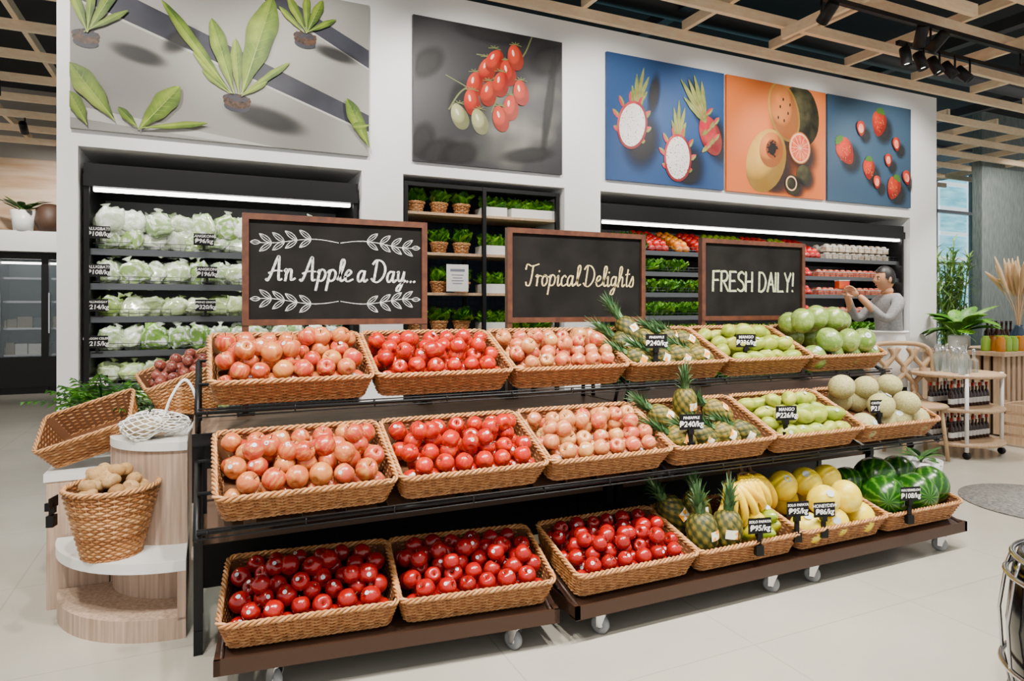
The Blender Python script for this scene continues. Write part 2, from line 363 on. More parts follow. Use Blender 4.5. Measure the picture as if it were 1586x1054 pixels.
def wicker(b,W0,D0,W1,D1,h,path=rr_path,stakes=60,rows=11,rc=.03,sr=.0052,M=None):
    N=stakes*2
    for k in range(rows):
        f=(k+.5)/rows; x,y,nx,ny=path(W0+(W1-W0)*f,D0+(D1-D0)*f,rc,N)
        off=.0045*np.cos(math.pi*np.arange(N)/2+math.pi*k)
        b.tube([(x[i]+nx[i]*off[i],y[i]+ny[i]*off[i],h*f) for i in range(N)],sr*.95,5,0,True,M,rnd=random.random())
    x0,y0,_,_=path(W0,D0,rc,N); x1,y1,_,_=path(W1,D1,rc,N)
    for i in range(0,N,2): b.tube([(x0[i],y0[i],0),(x1[i],y1[i],h)],.0035,4,0,M=M,rnd=.8)
    for zc,PX,R0 in((h+.003,(W1,D1),.0065),(.004,(W0,D0),.005)):
        n=stakes*4; x,y,nx,ny=path(PX[0],PX[1],rc,n)
        for ph in(0,2.09,4.19):
            a=np.arange(n)*2*math.pi/10+ph
            b.tube([(x[i]+nx[i]*R0*math.cos(a[i]),y[i]+ny[i]*R0*math.cos(a[i]),zc+R0*math.sin(a[i])) for i in range(n)],R0*.8,4,0,True,M,rnd=U(.4,1))
    xa,ya,_,_=path(W0-.012,D0-.012,rc,32); xb,yb,_,_=path(W1-.012,D1-.012,rc,32)
    v=[(xa[i],ya[i],.004) for i in range(32)]+[(xb[i],yb[i],h-.002) for i in range(32)]
    b.add(v,[(i,(i+1)%32,32+(i+1)%32,32+i) for i in range(32)]+[tuple(range(32))],1,M)
b=B(); wicker(b,BW-.045,BD-.045,BW,BD,BH,stakes=68,rows=13,sr=.0047)
ob=b.obj('wicker_basket',[WICK,WICKD],recenter=False); bask_me=ob.data; first=[ob]
def basket(M):
    if first: o=first.pop()
    else: o=bpy.data.objects.new('wicker_basket',bask_me); C.objects.link(o)
    o.matrix_world=M; return o
rows_top=[frame(.3+i*.6,2.61,.925,25) for i in range(6)]
rows_mid=[frame(.315+i*.6,2.31,.588,24) for i in range(6)]
rows_bl=[]
AL=-6.9
def blf(s): return .03+s*math.cos(D2(AL)), 2.36+s*math.sin(D2(AL))
for s in(.295,.885):
    x,y=blf(s); rows_bl.append(frame(x,y,.155,15,AL))
rows_br=[frame(1.28+.295+i*.592,2.2,.16,15) for i in range(4)]
for M in rows_top+rows_mid+rows_bl+rows_br: basket(M)
apples('fuji_apple_pile',rows_top[0],FUJI,.038)
apples('gala_apple_pile',rows_top[1],GALA,.0355)
apples('fuji_apple_pile',rows_top[2],FUJIP,.0355)
apples('fuji_apple_pile',rows_mid[0],FUJI,.038)
apples('gala_apple_pile',rows_mid[1],GALA,.036)
apples('fuji_apple_pile',rows_mid[2],FUJIP,.035)
for M in rows_bl: apples('red_apple_pile',M,REDA,.035,2,extra=8,lean=.0,lift=.012)
apples('red_apple_pile',rows_br[0],REDA,.034,2,extra=12,lean=.0,lift=.015)
# pineapples
nu,nv=40,24
def pine_shape():
    vs=[];hh=[];fs=[]
    for j in range(nv+1):
        v=j/nv; ph=math.pi*(.03+.94*v)
        rad=math.sin(ph)**.62; z=math.cos(ph)
        for i in range(nu):
            th=2*math.pi*i/nu; a=9*th/(2*math.pi)+4.5*v; c=9*th/(2*math.pi)-4.5*v
            h=abs(math.sin(math.pi*a)*math.sin(math.pi*c))**.5
            q=1+.10*(h-.5); vs.append((rad*q*math.cos(th),rad*q*math.sin(th),z)); hh.append(h)
    for j in range(nv):
        for i in range(nu): k=(i+1)%nu; fs.append((j*nu+i,(j+1)*nu+i,(j+1)*nu+k,j*nu+k))
    return np.array(vs),np.array(hh),fs
PV,PH,PF=pine_shape()
def blade(b,M,L,w,curl,mi,rnd,seg=5,fold=.3):
    vs=[];fs=[]
    x=0;z=0;a=math.pi/2*.98
    for i in range(seg+1):
        t=i/seg; ww=w*(1-t)**.7*(.7+.3*math.sin(math.pi*min(1,t*2)))+.0005
        vs+=[(x,-ww,z+ww*fold),(x,0,z),(x,ww,z+ww*fold)]
        x+=math.cos(a)*L/seg; z+=math.sin(a)*L/seg; a-=curl/seg
    for i in range(seg):
        for k in(0,1): fs.append((i*3+k,i*3+k+1,i*3+k+4,i*3+k+3))
    b.add(vs,fs,mi,M,rnd,smooth=True)
def pineapple(b,M,r=.058,h=.08,crown=.12,label=True):
    b.add(PV,PF,0,M@SC(r,r,h),np.clip(PH*.85+U(-.15,.12),0,1),smooth=True)
    n=38
    for i in range(n):
        t=i/n
        b_=M@T(0,0,h*.93)@RZ(i*137.5)@T(.016*(1-t)+.002,0,.028*t)
        blade(b,b_,crown*(.45+.55*t)*U(.85,1.1),.012*(1.1-.4*t),1.35*(1-t)+.25,1,U(0,1))
    if label:
        vs=[];fs=[]
        a0=-90+U(-35,15)
        for j in range(3):
            for i in range(7):
                a=D2(a0-22+i*7.3); vs.append((r*1.07*math.cos(a),r*1.07*math.sin(a),(-.22+.22*j)*h))
        for j in range(2):
            for i in range(6): fs.append((j*7+i,j*7+i+1,(j+1)*7+i+1,(j+1)*7+i))
        b.add(vs,fs,2,M)
def inb(M,x,y,z): return Matrix.Translation(M@Vector((x,y,z)))
def pines(name,M,specs,s=1.):
    b=B()
    for x,y,z,rx,ry,rz in specs: pineapple(b,inb(M,x,y,z)@RZ(rz)@RX(rx)@RY(ry)@SC(s),U(.054,.06),U(.076,.086),U(.12,.16))
    return b.obj(name,[PINB,CROWN,LABEL])
pines('pineapple_pile',rows_top[3],[(-.19,-.09,.07,-15,-62,0),(-.06,-.09,.07,-20,-60,8),(.07,-.09,.07,-20,-58,5),(.19,-.09,.07,-15,-62,0),(-.17,.06,.07,-25,-50,0),(-.03,.07,.08,-28,-40,0),(.13,.08,.08,-30,-55,10),(-.14,.10,.13,-25,-25,0),(.20,.05,.08,-22,-55,0)])
pines('pineapple_pile',rows_mid[3],[(-.19,-.09,.07,-15,-60,0),(-.06,-.09,.07,-20,-60,8),(.07,-.09,.07,-20,-58,5),(.19,-.09,.07,-15,-60,0),(-.17,.07,.08,-25,-50,0),(.16,.08,.08,-30,-50,10),(-.04,.10,.13,5,-4,0)])
pines('pineapple_pile',rows_br[1],[(-.20,-.08,.12,-2,-6,0),(-.07,-.09,.12,2,4,0),(-.22,.09,.11,-10,-35,0),(-.12,.06,.14,-6,-4,0)],1.15)
def pile(name,M,shape,mats,dims,r,layers,w,d,a=.06,stemmi=None,orient=None,stk=0,mz=1.,top=1.,lean=0):
    b=B(); big=max(dims)>.065
    for i,p in enumerate(pack(w,d,r,layers,.15,top=top,lean=lean)):
        base,fc=(HPV,HPF) if big else (SPV,SPF)
        v=lump(i*7+3,base,a)
        if shape=='mango':
            v=v.copy(); v[:,0]+=.25*(v[:,2]**2)-.1; v[:,0]*=1-.15*v[:,2]
        p=(p[0],p[1],p[2]*mz)
        Rm=orient() if orient else rrot()
        L=inb(M,*p)@Rm@SC(*[q*U(.94,1.06) for q in dims])
        b.add(v,fc,0,L,random.random(),lco=base,smooth=True)
        if random.random()<stk: sticker(b,tuple(M@Vector(p)),min(dims)*1.05,2,size=.25)
    return b.obj(name,mats+[STEM,STICK])
ori=lambda: RZ(U(-35,35))@RY(90+U(-15,15))@RZ(U(0,360))
pile('mango_pile',rows_top[4],'mango',[MANGO],(.038,.036,.060),.042,3,.48,.31,.03,orient=ori,stk=.25,mz=.82,lean=.02)
pile('mango_pile',rows_mid[4],'mango',[MANGO],(.038,.036,.060),.042,3,.48,.31,.03,orient=ori,stk=.25,mz=.82,lean=.02)
pile('pomelo_pile',rows_top[5],'s',[POM],(.067,.067,.070),.064,2,.52,.33,.03,stk=.4,top=.3)
b=B()
for x,y,z in((-.20,.05,.205),(-.07,.07,.215),(.06,.06,.21)): b.add(lump(5,HPV,.03),HPF,0,inb(rows_top[5],x,y,z)@SC(.066,.066,.072),.3,lco=HPV,smooth=True)
b.obj('pomelo_pile',[POM])
pile('cantaloupe_pile',rows_mid[5],'s',[CANT],(.066,.066,.068),.063,2,.51,.32,.03,stk=.4,top=1.)
pile('honeydew_pile',rows_br[2],'s',[HONEY],(.072,.072,.078),.070,2,.47,.33,.02,stk=.6,top=1.2)
b=B()
for i,(x,y,z,s) in enumerate(((-.05,.09,.135,1),(.17,.11,.125,.88),(-.165,-.055,.115,1.0),(.06,-.07,.115,.98),(.235,-.03,.12,.9),(-.23,.11,.11,.78))):
    L=inb(rows_br[3],x,y,z)@RZ(U(0,360))@RX(U(30,100))@SC(.110*s,.110*s,.118*s)
    b.add(HPV,HPF,0,L,.5,smooth=True)
b.obj('watermelon_pile',[WMEL])
b=B()
M=rows_br[1]
for i,(x,y,z,a) in enumerate(((.08,-.08,.07,70),(.15,-.09,.07,80),(.22,-.06,.07,65),(.12,-.06,.12,75),(.20,-.04,.12,80),(.14,.02,.08,70))):
    v=lump(i,SPV,.03); v=v.copy(); v[:,:2]*=(1-.25*v[:,2:3])
    b.add(v,SPF,0,inb(M,x,y,z)@RZ(U(-20,20))@RX(a)@SC(.046,.046,.080),U(0,1),lco=SPV,smooth=True)
    sticker(b,tuple(M@Vector((x,y,z))),.05,1,size=.4)
b.obj('papaya_pile',[PAPA,STICK])
b=B()
def bananas(b,M,n=5,fan=34,bias=0):
    """one hand of bananas hanging from its crown: fingers fan out sideways and curve forward then down"""
    for k in range(n):
        f=(k-(n-1)/2)/((n-1)/2)
        P=[];rs=[]
        R0=.12*U(.92,1.05)
        for i in range(13):
            t=i/12; ang=D2(62-118*t)
            P.append((R0*math.cos(ang)-R0*math.cos(D2(62)),0,R0*math.sin(ang)-R0*math.sin(D2(62)))); rs.append(.0055+.0125*min(1,math.sin(math.pi*min(1,max(0,t*.92+.05)))*1.5)**.8)
        rs[0]=.006;rs[-1]=.006
        Q=M@T(.012*(1-f*f),f*.028,0)@RX(bias+f*fan)@RZ(f*8)
        b.tube(P,rs,7,0,M=Q,rnd=U(0,1))
        e=Vector(P[-1]); d=(Vector(P[-1])-Vector(P[-2])).normalized(); b.tube([tuple(e-d*.002),tuple(e+d*.012)],.0055,6,1,M=Q)
    b.tube([(0,-.03,0),(-.004,0,.012),(0,.03,0)],.011,6,1,M=M); b.tube([(0,0,.0),(-.01,0,.03),(-.018,0,.055)],.010,6,1,M=M)
bananas(b,inb(M,.02,.03,.275)@RZ(-95),5,38,10)
bananas(b,inb(M,.12,.06,.285)@RZ(-85),5,36,-5)
bananas(b,inb(M,.22,.10,.255)@RZ(-80),5,34,-8)
b.obj('banana_bunch',[BAN,STEM])
# ---------------------------------------------------------------- display stands
b=B()
b.box(-.05,1.79,2.655,3.12,.800,.83,1); b.box(1.81,3.66,2.655,3.12,.800,.83,1)
b.box(-.05,3.66,2.645,2.655,.785,.83,0)
for x in(-.03,1.77,1.83,3.64):
    for y in(2.72,3.09): b.box(x-.016,x+.016,y-.016,y+.016,0,.80,0)
    b.box(x-.015,x+.015,2.70,3.1,.40,.43,0); b.box(x-.015,x+.015,2.70,3.1,.06,.09,0)
    b.tube([(x,2.70,.72),(x,2.30,.555)],.012,4,0); b.tube([(x,2.70,.50),(x,2.34,.565)],.010,4,0)
    b.tube([(x,2.95,.83),(x,2.95,1.07),(x,2.62,.905)],.012,4,0); b.tube([(x,2.66,.83),(x,2.63,.91)],.010,4,0)
b.box(-.05,3.65,3.08,3.11,.1,.80,0)
b.box(-.05,3.65,2.74,3.08,.395,.415,2)
for x in np.arange(0,3.6,.15): b.box(x,x+.11,2.36,2.68,.535+.0,.545,2,T(0,2.31,.575)@RX(24)@T(0,-2.31,-.575))
for (yf,zf,t) in((2.31,.588,24),(2.61,.925,25)):
    for s in(-.006,.19,.375):
        y=yf+s*math.cos(D2(t)); z=zf+s*math.sin(D2(t))-.012
        b.tube([(-.03,y,z),(3.66,y,z)],.007,6,0)
    for dz in(.006,-.022): b.tube([(-.03,yf-.022,zf+dz-.005),(3.66,yf-.022,zf+dz-.005)],.003,6,0)
    for x in np.arange(.0,3.7,.3): b.tube([(x,yf-.022,zf-.028),(x,yf-.022,zf+.002),(x,yf,zf-.01)],.003,5,0)
b.obj('tiered_display_stand',[BLACKM,WOODT,mat('stand_brown_board',(.15,.10,.07),.6)])
def cart(name,x0,y0,L,rz):
    M=T(x0,y0,0)@RZ(rz)
    b=B()
    b.box(0,L,-.02,-.012,.098,.15,0,M); b.box(0,L,-.012,.03,.098,.105,0,M)
    b.box(0,.02,-.02,.40,.10,.15,0,M); b.box(L-.02,L,-.02,.40,.10,.15,0,M); b.box(0,L,.37,.39,.10,.25,0,M)
    b.add([(0,0,.14),(L,0,.14),(L,.36,.242),(0,.36,.242)],[(0,1,2,3)],0,M)
    for x in(.02,L-.03): b.tube([(x,.0,.14),(x,.38,.245)],.01,4,0,M=M)
    n=2 if L<1.5 else 4
    xs=[.19,L-.16] if n==2 else [.15,L/2-.14,L/2+.12,L-.14]
    for x in xs:
        for y in(.025,.34):
            Q=M@T(x,y,0)@RZ(35)
            b.lathe([(.001,.100),(.030,.100),(.030,.094),(.012,.086),(.001,.086)],12,1,Q)
            for sx in(-.021,.017): b.add([(sx+dx,yy,zz) for dx in(0,.004) for yy,zz in((-.02,.088),(.02,.088),(.022,.03),(.002,.03))],[(0,1,2,3),(7,6,5,4),(0,4,5,1),(1,5,6,2),(2,6,7,3),(3,7,4,0)],1,Q)
            b.box(-.021,.021,-.02,.02,.084,.088,1,Q)
            b.lathe([(.001,-.014),(.028,-.014),(.036,-.009),(.036,.009),(.028,.014),(.001,.014)],18,2,Q@T(0,.012,.0362)@RY(90))
            b.lathe([(.001,-.0155),(.014,-.0155),(.014,.0155),(.001,.0155)],10,1,Q@T(0,.012,.0362)@RY(90))
    return b.obj(name,[BROWNM,CHROME,RUBBER])
x,y=blf(0); cart('basket_cart',x-.01,y-.01,1.20,AL)
cart('basket_cart',1.27,2.19,2.40,0)
# ---------------------------------------------------------------- chalkboards
G={
'A':(.84,[[(0,.05),(.08,0),(.2,.25),(.42,.98),(.5,1),(.54,.6),(.6,.05),(.74,.06)],[(.1,.32),(.35,.42),(.7,.42)]]),
'n':(.56,[[(0,.42),(.08,.5),(.1,.25),(.08,0)],[(.08,.22),(.2,.48),(.32,.46),(.34,.2),(.38,.02),(.54,.1)]]),
'p':(.52,[[(0,.4),(.08,.48),(.05,.1),(0,-.4)],[(.05,.35),(.2,.52),(.38,.38),(.34,.1),(.16,0),(.05,.1)]]),
'l':(.34,[[(0,.08),(.15,.4),(.26,.85),(.18,1),(.09,.85),(.1,.3),(.18,.02),(.34,.08)]]),
'e':(.44,[[(0,.2),(.2,.28),(.32,.42),(.2,.52),(.06,.35),(.07,.1),(.2,0),(.44,.1)]]),
'a':(.56,[[(.34,.42),(.2,.5),(.05,.35),(.04,.1),(.15,0),(.28,.15),(.36,.48)],[(.36,.48),(.34,.15),(.40,0),(.54,.1)]]),
'D':(.78,[[(.16,.95),(.13,.5),(.1,.02)],[(-.05,.82),(.12,1),(.42,.95),(.64,.65),(.58,.25),(.32,0),(.1,.02),(-.04,.14)]]),
'y':(.52,[[(0,.45),(.06,.48),(.06,.2),(.15,.05),(.28,.15),(.37,.48)],[(.37,.48),(.34,0),(.2,-.38),(.05,-.38),(.12,-.18),(.48,.08)]]),
'.':(.2,[[(.05,.02),(.09,.05)]]),
'T':(.66,[[(-.02,.75),(.05,.98),(.35,.9),(.75,1)],[(.42,.92),(.38,.4),(.3,.03),(.12,0),(.06,.14)]]),
'r':(.38,[[(0,.42),(.08,.5),(.1,.25),(.09,0)],[(.09,.3),(.18,.46),(.36,.44)]]),
'o':(.46,[[(.15,.5),(.03,.3),(.07,.05),(.2,0),(.34,.2),(.28,.45),(.15,.5),(.25,.42),(.46,.42)]]),
'i':(.26,[[(0,.4),(.06,.48),(.06,.1),(.12,0),(.26,.1)],[(.08,.68),(.1,.71)]]),
'c':(.40,[[(.3,.42),(.2,.5),(.05,.35),(.05,.1),(.17,0),(.40,.1)]]),
'g':(.50,[[(.32,.42),(.2,.5),(.05,.35),(.06,.12),(.17,.05),(.3,.2),(.36,.48)],[(.36,.48),(.34,0),(.22,-.36),(.05,-.36),(.12,-.18),(.48,.08)]]),
'h':(.52,[[(0,.08),(.14,.4),(.24,.85),(.16,1),(.08,.85),(.07,.3),(.05,0)],[(.05,.2),(.2,.47),(.32,.42),(.32,.1),(.38,0),(.5,.1)]]),
't':(.32,[[(.14,.85),(.1,.3),(.14,.02),(.32,.1)],[(0,.6),(.28,.64)]]),
's':(.34,[[(0,.1),(.14,.4),(.2,.52),(.27,.3),(.24,.05),(.1,0),(.02,.08)]]),
' ':(.24,[])}
GP={'F':(.55,[[(0,0),(0,1)],[(0,1),(.42,1.02)],[(0,.55),(.34,.56)]]),'R':(.58,[[(0,0),(0,1)],[(0,1),(.3,1),(.42,.8),(.3,.55),(0,.5)],[(.15,.5),(.48,0)]]),
'E':(.55,[[(0,0),(0,1)],[(0,1),(.42,1)],[(0,.52),(.34,.53)],[(0,0),(.43,.01)]]),'S':(.55,[[(.42,.9),(.25,1),(.05,.88),(.06,.65),(.36,.42),(.42,.15),(.22,0),(0,.1)]]),
'H':(.6,[[(0,0),(0,1)],[(.44,0),(.44,1)],[(0,.5),(.44,.52)]]),'D':(.6,[[(0,0),(0,1)],[(0,1),(.28,.95),(.46,.6),(.4,.2),(.2,0),(0,0)]]),
'A':(.58,[[(0,0),(.24,1)],[(.24,1),(.46,0)],[(.08,.38),(.4,.38)]]),'I':(.18,[[(0,0),(0,1)]]),'L':(.5,[[(0,1),(0,0)],[(0,0),(.38,.01)]]),
'Y':(.55,[[(0,1),(.22,.5)],[(.44,1),(.22,.5),(.2,0)]]),'!':(.3,[[(.08,1.02),(.05,.32)],[(.04,.06),(.05,.02)]]),' ':(.35,[])}
def catmull(P,n=6):
    P=[np.array(p,float) for p in P]
    if len(P)<3: return P
    Q=[2*P[0]-P[1]]+P+[2*P[-1]-P[-2]]; out=[]
    for i in range(1,len(Q)-2):
        for k in range(n):
            t=k/n; a,b_,c,d=Q[i-1],Q[i],Q[i+1],Q[i+2]
            out.append(.5*((2*b_)+(-a+c)*t+(2*a-5*b_+4*c-d)*t*t+(-a+3*b_-3*c+d)*t**3))
    out.append(P[-1]); return out
LAYER=[0]
def ribbon(b,P,w,y,mi,taper=False):
    LAYER[0]+=1; y=y-.00002*(LAYER[0]%40)
    n=len(P); vs=[]
    for i in range(n):
        t=np.array(P[min(i+1,n-1)])-np.array(P[max(i-1,0)]); l=np.hypot(*t) or 1; nx,nz=-t[1]/l,t[0]/l
        ww=w/2*(1 if not taper else (.55+.45*abs(t[1])/l))
        e=0 if 0<i<n-1 else (w*.3*(-1 if i==0 else 1))
        px,pz=P[i][0]+t[0]/l*e,P[i][1]+t[1]/l*e
        vs+=[(px+nx*ww,y,pz+nz*ww),(px-nx*ww,y,pz-nz*ww)]
    b.add(vs,[(2*i,2*i+1,2*i+3,2*i+2) for i in range(n-1)],mi)
def write(b,s,font,x0,z0,width,h,lw,y,mi,shear=.12,lin=False):
    tot=sum(font[c][0] for c in s); k=width/tot; x=x0
    for c in s:
        w,st=font[c]
        for q in st:
            P=catmull(q) if (not lin or len(q)>3) else [np.array(p) for p in q]
            ribbon(b,[(x+p[0]*k+shear*p[1]*h,z0+p[1]*h) for p in P],lw,y,mi,not lin)
        x+=w*k
def leaf2(b,x,z,a,L,w,y,mi,lw):
    P=[];Q=[]
    for i in range(9):
        t=i/8; r=w*math.sin(math.pi*t)**.8; 
        P.append((x+math.cos(a)*L*t-math.sin(a)*r,z+math.sin(a)*L*t+math.cos(a)*r)); Q.append((x+math.cos(a)*L*t+math.sin(a)*r,z+math.sin(a)*L*t-math.cos(a)*r))
    ribbon(b,P,lw,y,mi); ribbon(b,Q,lw,y,mi); ribbon(b,[(x,z),(x+math.cos(a)*L*.9,z+math.sin(a)*L*.9)],lw*.8,y,mi)
def chalkboard(X0,X1,kind):
    Y=3.03; z0,z1=1.21,1.69; fw=.026
    b=B()
    b.box(X0,X1,Y-.015,Y+.02,z1-fw,z1,0); b.box(X0,X1,Y-.015,Y+.02,z0,z0+fw,0)
    b.box(X0,X0+fw,Y-.015,Y+.02,z0+fw,z1-fw,0); b.box(X1-fw,X1,Y-.015,Y+.02,z0+fw,z1-fw,0)
    b.box(X0+fw,X1-fw,Y,Y+.012,z0+fw,z1-fw,1)
    for x in(X0+.0,X1-.026): b.box(x,x+.026,Y-.012,Y+.02,.83,z0,0)
    b.box(X0-.02,X0+.05,Y-.03,Y+.07,.83,.842,2); b.box(X1-.05,X1+.02,Y-.03,Y+.07,.83,.842,2)
    y=Y-.0015; W=X1-X0
    if kind==1:
        write(b,'An Apple a Day...',G,X0+.095,1.405,W-.145,.10,.0105,y,3)
        for s,zc in((1,1.578),(-1,1.315)):
            for d in(-1,1):
                xs=X0+W*.5
                P=[(xs+d*(.005+.33*t),zc+.012*math.sin(t*5)*s) for t in np.linspace(0,1,14)]
                ribbon(b,P,.003,y,3)
                for t in(.36,.54,.70,.86):
                    for q in(-1,1):
                        leaf2(b,xs+d*(.005+.33*t),zc+.012*math.sin(t*5)*s,(math.pi/2-d*math.pi/2)+ d*q*.65,.062,.010,y,3,.003)
                leaf2(b,xs+d*.335,zc-.01*s,(0 if d>0 else math.pi),.04,.009,y,3,.003)
    elif kind==2:
        write(b,'Tropical Delights',G,X0+.10,1.40,W-.17,.11,.009,y,4)
    else:
        write(b,'FRESH DAILY!',GP,X0+.09,1.385,W-.16,.115,.012,y,5,shear=.03,lin=True)
        write(b,'FRESH DAILY!',GP,X0+.096,1.381,W-.16,.115,.003,y-.0008,3,shear=.03,lin=True)
    return b.obj('chalkboard_sign',[FRAMEW,SLATE,BLACKM,CHALKW,CHALKY,CHALKG])
chalkboard(.135,.95,1); chalkboard(1.37,2.21,2); chalkboard(2.61,3.44,3)
# ---------------------------------------------------------------- price tags
def text(parent,s,size,loc,m=INK,rot=(90,0,0),shear=.1,off=.0):
    cu=bpy.data.curves.new('lettering','FONT'); cu.body=s; cu.size=size; cu.align_x='CENTER'; cu.align_y='CENTER'; cu.extrude=.0003; cu.resolution_u=2; cu.shear=shear; cu.offset=off
    cu.materials.append(m); o=bpy.data.objects.new('lettering',cu); C.objects.link(o); o.location=loc; o.rotation_euler=[D2(a) for a in rot]; o.parent=parent
    return o
def tag(x,y,z,l1,l2,drop=.10,s=1.0,rz=-14,clip=True):
    e=empty('price_tag',(x,y,z),rz)
    b=B()
    w,h=.054*s,.034*s
    b.box(-w,w,0,.004,-h,h,0); 
    if clip:
        b.box(-.010,.010,.004,.014,-drop,-h+.01,0); b.box(-.018,.018,-.004,.020,-drop-.03,-drop+.012,0); b.box(-.006,.006,.0,.030,-drop*.55,-drop*.55+.03,0)
        b.box(-.012,.012,-.004,.012,-h-.02,-h+.004,0)
    else: b.box(-.008,.008,.004,.010,-h-.03,-h,0); b.box(-.03,.03,.0,.02,-h-.035,-h-.028,0)
    o=b.obj('card_and_clip',[TAGB],parent=e,recenter=False)
    if l1:
        text(e,l1,(.022 if len(l1)<9 else .0162)*s,(0,-.0008,h*.53),off=.0003)
        text(e,l2,.034*s,(0,-.0008,-h*.30),off=.0006)
    return e
tag(1.97,2.60,1.125,'PINEAPPLE','₱240/kg'); tag(2.54,2.60,1.115,'MANGO','₱336/kg'); tag(3.16,2.60,1.11,'POMELO','₱288/kg')
tag(1.93,2.30,.785,'PINEAPPLE','₱240/kg'); tag(2.50,2.30,.785,'MANGO','₱226/kg'); tag(3.16,2.30,.775,'CANTALOUPE','₱218/kg')
tag(2.19,2.16,.335,'SOLO PAPAYA','₱95/kg'); tag(2.43,2.17,.375,'SOLO PAPAYA','₱95/kg',.12); tag(2.60,2.17,.35,'HONEYDEW','₱86/kg'); tag(3.18,2.15,.36,'WATERMELON','₱108/kg',.12)
# ---------------------------------------------------------------- coolers
DISP=mat('cooler_back',(.22,.22,.22),.6)
def cooler(name,X0,X1,shelves,deep=.5):
    b=B()
    Yf=4.86; Yb=5.62
    b.box(X0,X1,Yf,Yb,2.06,2.19,0)
    b.box(X0,X1,Yf-.02,Yf,2.045,2.12,0)
    b.box(X0,X0+.03,Yf,Yb,0,2.06,0); b.box(X1-.03,X1,Yf,Yb,0,2.06,0)
    b.box(X0,X1,Yb-.03,Yb,.1,2.06,1)
    b.box(X0,X1,Yf-.04,Yb,0,.42,0)
    b.box(X0+.05,X1-.05,Yf+.01,Yf+.05,2.02,2.042,2)
    for z in shelves:
        b.box(X0+.03,X1-.03,Yf+.05,Yb-.03,z-.02,z,0)
        b.box(X0+.03,X1-.03,Yf+.035,Yf+.05,z-.03,z+.01,3)
        b.box(X0+.05,X1-.05,Yf+.06,Yf+.08,z-.026,z-.02,4)
        for dz in(.03,.055): b.tube([(X0+.05,Yf+.055,z+dz),(X1-.05,Yf+.055,z+dz)],.002,4,3)
        for x in np.arange(X0+.06,X1-.05,.06): b.tube([(x,Yf+.055,z),(x,Yf+.055,z+.055)],.0015,4,3)
    return b.obj(name,[BLACKM,DISP,LED,mat('steel_edge',(.22,.23,.24),.35,.8),LEDS])
SL=[.58,.79,1.0,1.22,1.43,1.65]
cooler('refrigerated_display_case',-.70,1.0,SL)
SR=[.58,.80,1.0,1.2,1.41,1.60,1.79]
cooler('refrigerated_display_case',3.07,7.07,SR)
PIL=np.sign(HPV)*np.abs(HPV)**.62
def bags(name,X0,X1,zs,m,w=.075,h=.07,rows=2,rr=None,seed=0):
    b=B(); i=seed
    for z,n2 in zs:
        for lay in range(n2):
            for rw in range(rows):
                x=X0+w
                while x<X1-w*.6:
                    i+=1; v=lump(i,PIL,.12,2.5); v=lump(i+999,v,.09,10.); v=lump(i+555,v,.05,22.)
                    v=v.copy(); v[:,0]*=1-.25*np.clip(v[:,2],0,1)
                    L=T(x+U(-.01,.01),4.985+rw*.17+U(-.02,.02),z+h*.95+lay*h*1.35)@RZ(U(-25,25))@RX(U(-30,10))@RY(U(-25,25))@SC(w*U(.8,1.15),w*U(.5,.7),h*U(.85,1.2))
                    rn=random.random() if rr is None else U(*rr)
                    b.add(v,HPF,0,L,rn,lco=HPV,smooth=True)
                    if random.random()<.6: b.lathe([(.25,.85),(.07,1.05),(.16,1.22),(.34,1.38)],10,0,L@RY(U(-30,30)),.5)
                    x+=w*U(1.4,1.75)
    return b.obj(name,[m])
bags('bagged_vegetables',-.66,.97,[(1.65,2),(1.43,1),(1.0,1)],BAGW,.085,.08)
bags('bagged_vegetables',-.66,.97,[(1.22,1)],BAGG,.085,.068,seed=300,rr=(.3,.8))
bags('bagged_vegetables',-.66,.97,[(.79,1)],BAGG,.08,.065,seed=400)
bags('bagged_vegetables',-.66,.2,[(.58,2)],BAGG,.05,.05,rr=(.0,.4),seed=500)
def rnds(name,X0,X1,z,m,r,rr,lay=2,rows=5,sc=(1,1,1)):
    b=B()
    for l in range(lay):
        for rw in range(rows):
            x=X0+r
            while x<X1-r:
                b.add(SPV,SPF,0,T(x,4.96+rw*r*1.7+l*r+U(-.005,.005),z+r+l*r*1.2+rw*r*.75)@rrot()@SC(r*sc[0],r*sc[1],r*sc[2]),U(*rr),lco=SPV,smooth=True); x+=r*2.02
    return b.obj(name,[m])
def lettuce(b,x,y,z,R,rr=(0,1),n=11,mi=0):
    for k in range(n):
        a=k*137.5+U(-15,15); tilt=U(10,60)*(.4+.6*k/n)
        M=T(x,y,z)@RZ(a)@RY(tilt)
        vs=[];fs=[];q=U(0,6)
        for i in range(5):
            t=i/4
            for j in range(5):
                s=(j-2)/2; w=R*.55*math.sin(math.pi*(.12+.8*t))
                vs.append((R*.18*(t*t)+.12*R*math.sin(6*s+q+4*t)*t,w*s,R*1.15*t-abs(s)*R*.15*t))
        for i in range(4):
            for j in range(4): fs.append((i*5+j,i*5+j+1,(i+1)*5+j+1,(i+1)*5+j))
        b.add(vs,fs,mi,M,U(*rr),smooth=True)
b=B()
for z in(1.20,1.41,1.60):
    for x in np.arange(3.24,4.45 if z<1.6 else 4.1,.11):
        for y in(4.98,5.14): lettuce(b,x+U(-.02,.02),y,z,.13,(0,1) if z>1.3 else (.2,1))
b.obj('lettuce_display',[LEAF])
b=B()
for x in np.arange(3.27,3.65,.10):
    for y in(5.02,5.18): lettuce(b,x,y,1.79,.17,(0,.5))
b.obj('lettuce_display',[DLEAF])
b=B()
for z in(.58,.80,1.0):
    for x in np.arange(3.24,6.95,.13): lettuce(b,x+U(-.02,.02),5.0,z,.12,(.1,1))
b.obj('leafy_vegetable_display',[LEAF])
